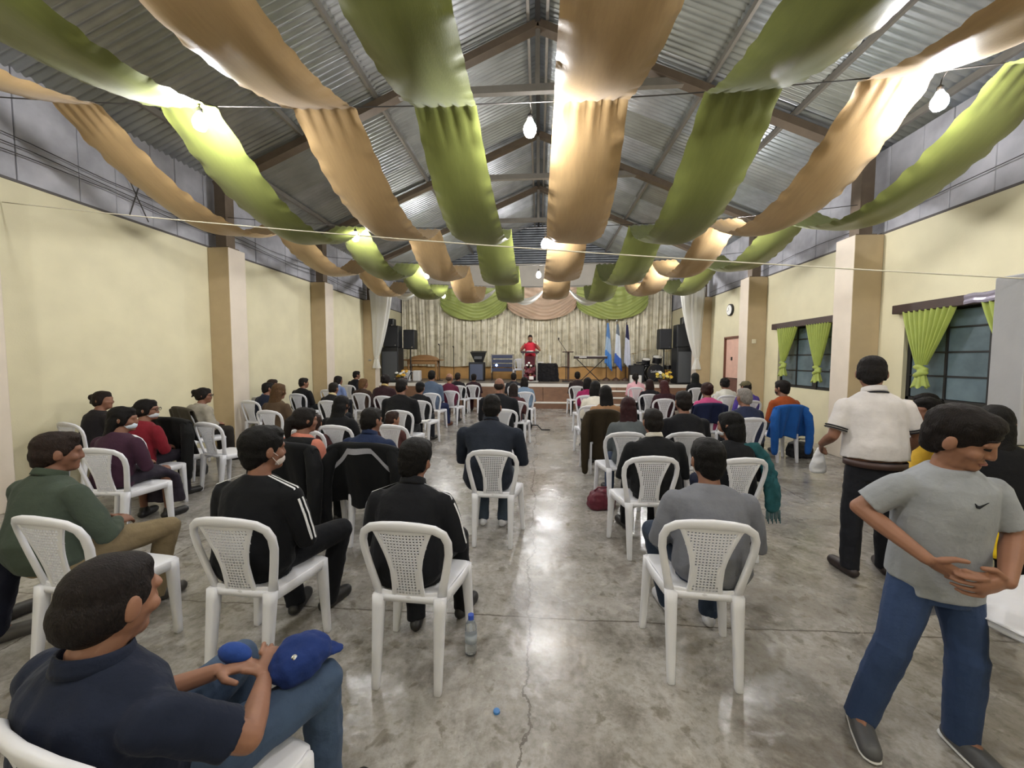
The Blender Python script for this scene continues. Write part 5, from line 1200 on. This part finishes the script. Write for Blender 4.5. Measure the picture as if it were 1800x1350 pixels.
# flowers at both ends of the stage edge
def bouquet(x, y, lab, sd):
    r = empty('flower_basket', (x, y, ZS), label=lab, cat='flowers'); rq = random.Random(sd)
    MB().rings([((0, 0, 0), (.13, 0, 0), (0, .13, 0)), ((0, 0, .12), (.19, 0, 0), (0, .19, 0)), ((0, 0, .16), (.2, 0, 0), (0, .2, 0))], 16).build('basket', mat('brown_basket', '#4a2c22', .7), r)
    lf = mat('leaf_green', '#3c4a22', .6)
    for i in range(14):
        a_ = rq.uniform(0, 6.28); q_ = rq.uniform(.02, .24); z_ = .22 + rq.uniform(0, .18)
        c = rq.choice(('#d8b93c', '#e2cf6a', '#dfdcd2', '#d9a93a'))
        b_ = MB()
        for k in range(5): b_.ell((math.cos(k * 1.257) * .035, math.sin(k * 1.257) * .035, .0), (.034, .034, .02), None, 6, 4)
        b_.ell((0, 0, .01), (.025, .025, .02), None, 6, 4)
        o = b_.build('bloom', mat('petal_' + c, c, .6), r, smooth=True); o.location = (math.cos(a_) * q_, math.sin(a_) * q_ * .7, z_); o.rotation_euler = (rq.uniform(.4, 1.2), 0, rq.uniform(-.5, .5))
        MB().tube([(0, 0, .12), (math.cos(a_) * q_, math.sin(a_) * q_ * .7, z_)], .005, 4).build('stem', lf, r)
    for i in range(10):
        a_ = rq.uniform(0, 6.28); o = MB().ell((.0, .0, 0), (.05, .02, .006), None, 8, 4).build('leaf', lf, r); o.location = (math.cos(a_) * .2, math.sin(a_) * .15, .2 + rq.uniform(0, .1)); o.rotation_euler = (rq.uniform(-.5, .5), rq.uniform(-.5, .5), a_)
bouquet(-4.9, 13.4, 'basket of yellow and white flowers at the left stage edge', 1)
bouquet(4.25, 13.45, 'basket of yellow and white flowers at the right stage edge', 2)
MB().bbox((0, 0, .2), (.28, .3, .4), .02).build('white_case', mat('white_case', '#cfcdca', .5), loc=(-4.98, 14.25, ZS), label='white case standing behind the left flowers', cat='case')
MB().bbox((0, 0, .2), (.26, .3, .4), .02).build('white_case', _mats['white_case'], loc=(-4.62, 14.3, ZS), label='white case standing right of the other one', cat='case')
MB().bbox((0, 0, .15), (.36, .2, .3), .01).build('step_box', _mats['white_case'], loc=(3.25, 13.25, ZS), label='pale box on the stage edge by the steps', cat='box')
# ------------------------------------------------------------------ things on the hall floor
p = onZ(828, 1149, 0)
wb_ = empty('water_bottle', (p.x, p.y, 0), label='clear plastic water bottle with blue cap on the floor', cat='bottle')
petm = mat('clear_plastic', '#e8eef2', .08, trans=.92, spec=.5)
MB().rings([((0, 0, z), (r_, 0, 0), (0, r_, 0)) for z, r_ in ((0, .024), (.008, .032), (.05, .033), (.06, .030), (.07, .033), (.12, .033), (.13, .030), (.14, .033), (.16, .032), (.185, .022), (.2, .013), (.215, .013))], 16).build('bottle_body', petm, wb_, smooth=True)
MB().rings([((0, 0, .2), (.016, 0, 0), (0, .016, 0)), ((0, 0, .225), (.016, 0, 0), (0, .016, 0))], 14).build('cap', mat('blue_cap', '#2b4fb5', .4), wb_)
MB().rings([((0, 0, .075), (.0335, 0, 0), (0, .0335, 0)), ((0, 0, .12), (.0335, 0, 0), (0, .0335, 0))], 16).build('label', mat('bottle_label', '#b9c2cc', .5, alpha=.6), wb_, smooth=True)
p = onZ(873, 1252, 0); MB().rings([((0, 0, 0), (.016, 0, 0), (0, .016, 0)), ((0, 0, .008), (.015, 0, 0), (0, .015, 0)), ((0, 0, .009), (.011, 0, 0), (0, .011, 0))], 16).build('bottle_cap', mat('bright_blue_plastic', '#3f78b5', .4), loc=(p.x, p.y, .001), label='small blue bottle cap lying on the floor', cat='bottle cap')
def bag(x, y, rz, dims, col, lab, strap=True):
    r = empty('handbag', (x, y, 0), rz, label=lab, cat='bag'); w_, d, h = dims
    q = MB(); q.rings([((0, 0, z * h), (w_ / 2 * k, 0, 0), (0, d / 2 * k, 0)) for z, k in ((0.02, .85), (.08, 1), (.5, 1.02), (.85, .85), (1, .5))], 16, 3.5)
    blob(q, 'bag_body', mat('leather_' + col, col, .55, var=.2, scale=12, bump=.3), r, .012, 2, .025, .06)
    if strap: MB().tube([(-w_ * .3, 0, h * .9), (-w_ * .2, -d * .3, h * 1.25), (w_ * .15, -d * .35, h * 1.25), (w_ * .3, 0, h * .9)], .009, 6).build('strap', _mats['leather_' + col], r, smooth=True)
p = onZ(1060, 900, 0); bag(p.x, p.y + .12, .2, (.30, .2, .2), '#5d1c2b', 'dark red handbag on the floor beside a chair')
p = onZ(930, 752, 0); bag(p.x - .1, p.y, 0, (.36, .25, .16), '#141416', 'black bag with trailing strap on the aisle floor')
cable('bag_strap', [(p.x + .05, p.y - .1, .08), (p.x + .2, p.y - .2, .1), (p.x + .3, p.y - .3, .012), (p.x + .48, p.y - .28, .012)], .014, mat('black_webbing', '#131315', .8), label='black strap trailing on the aisle floor', cat='strap')
p = onZ(1412, 806, 0); bag(p.x, p.y + .1, .1, (.36, .28, .26), '#17181f', 'round dark bag on the floor beside the blue jacket')
p = onZ(345, 835, 0); bag(p.x, p.y, .1, (.26, .18, .22), '#1b1a1c', 'dark bag with loop handle near the empty left chair')
p = onZ(762, 845, 0)
# blue cap held by the nearest person
hc = empty('blue_cap', (NX, NY, 0), NA, label='blue cap held in the lap of the nearest person', cat='cap')
q = MB(); q.ell((.17, .40, .63), (.085, .10, .065), None, 14, 8); q.rings([((.17, .44, .615), (.07, .0, 0), (0, .02, .006)), ((.2, .50, .60), (.06, 0, 0), (0, .02, .006)), ((.21, .53, .595), (.03, 0, 0), (0, .01, .005))], 12)
blob(q, 'crown', cloth('#1d3168'), hc, .009, 2, .02, .05); MB().ell((.2, .35, .67), (.012, .012, .012)).build('button', chrome, hc, smooth=True)
q = MB(); q.ell((-.02, .32, .655), (.07, .035, .03), None, 12, 6); blob(q, 'fabric_fold', cloth('#233f80'), hc, .009, 2)
# open book on the lap behind the second child
x, y, a = spot(699, 720, -5); bo = empty('open_book', (x, y, 0), a, label='open book on the lap of the black sweatshirt', cat='book')
for s in (-1, 1): MB().bbox((.12 + s * .07, .26, .62), (.14, .2, .015), .003, Matrix.Rotation(-s * .12, 3, 'Y')).build('page_block', paper, bo)
# table at the lower right with white cloth
T1 = onZ(1716, 1076, .62); tw = .9; td = .36
tr = empty('folding_table', (T1.x + tw / 2, T1.y + .1, 0), math.radians(14), label='white topped table cut off by the right photo edge', cat='table')
MB().bbox((0, 0, .59), (tw, td, .03), .01).build('tabletop', plastic, tr)
for sx in (-1, 1):
    for sy in (-1, 1): MB().tube([(sx * (tw/2 - .13), sy * (td/2 - .05), .58), (sx * (tw/2 - .12), sy * (td/2 - .03), .02)], [.022, .016], 8).build('leg', plastic, tr, smooth=True)
clm = mat('white_tablecloth', '#d3d3d8', .6, bump=.15, bscale=30, sheen=.2)
def tfn(u, v):
    x = (u - .5) * (tw + .02); y = (v - .5) * (td + .3); z = .612
    if y < -td/2: z -= (-td/2 - y) * .9 + 0; y = -td/2 - .012 - .05 * max(0, math.sin(u * 14)) * (-(td/2) - y) * 3
    if y > td/2: z -= (y - td/2) * .9; y = td/2 + .012
    return (x, y, z)
o = MB().grid(tfn, 40, 40).build('tablecloth', clm, smooth=True, loc=tr.location, rz=math.radians(14), label='white cloth spread on the table at the right edge', cat='tablecloth'); solid(o, .004)
# white draped side table by the near window
def side_table(x, y, lab1, lab2):
    t = empty('side_table', (x, y, 0), label=lab1, cat='table')
    MB().bbox((0, 0, .72), (.55, .8, .03), .008).build('tabletop', woodm, t)
    for sx in (-1, 1):
        for sy in (-1, 1): MB().bx(sx * .23 - .02, sx * .23 + .02, sy * .35 - .02, sy * .35 + .02, 0, .71).build('leg', woodm, t)
    def f_(u, v):
        a_ = u * 2 * PI; k = 1 + .03 * v * math.sin(a_ * 9); ca, sa = math.cos(a_), math.sin(a_)
        q = max(abs(ca) / .30, abs(sa) / .43) ; x_, y_ = ca / q, sa / q
        if v < .3: r_ = v / .3; return (x_ * r_, y_ * r_, .742)
        d = (v - .3) / .7; return (x_ * k * (1 + .03 * d), y_ * k * (1 + .03 * d), .742 - .45 * d)
    solid(MB().grid(f_, 64, 12, True).build('tablecloth', clm, smooth=True, loc=(x, y, 0), label=lab2, cat='tablecloth'), .004)
side_table(4.95, 5.55, 'small table under a white cloth at the near window', 'white cloth hanging over the small table at the near window')
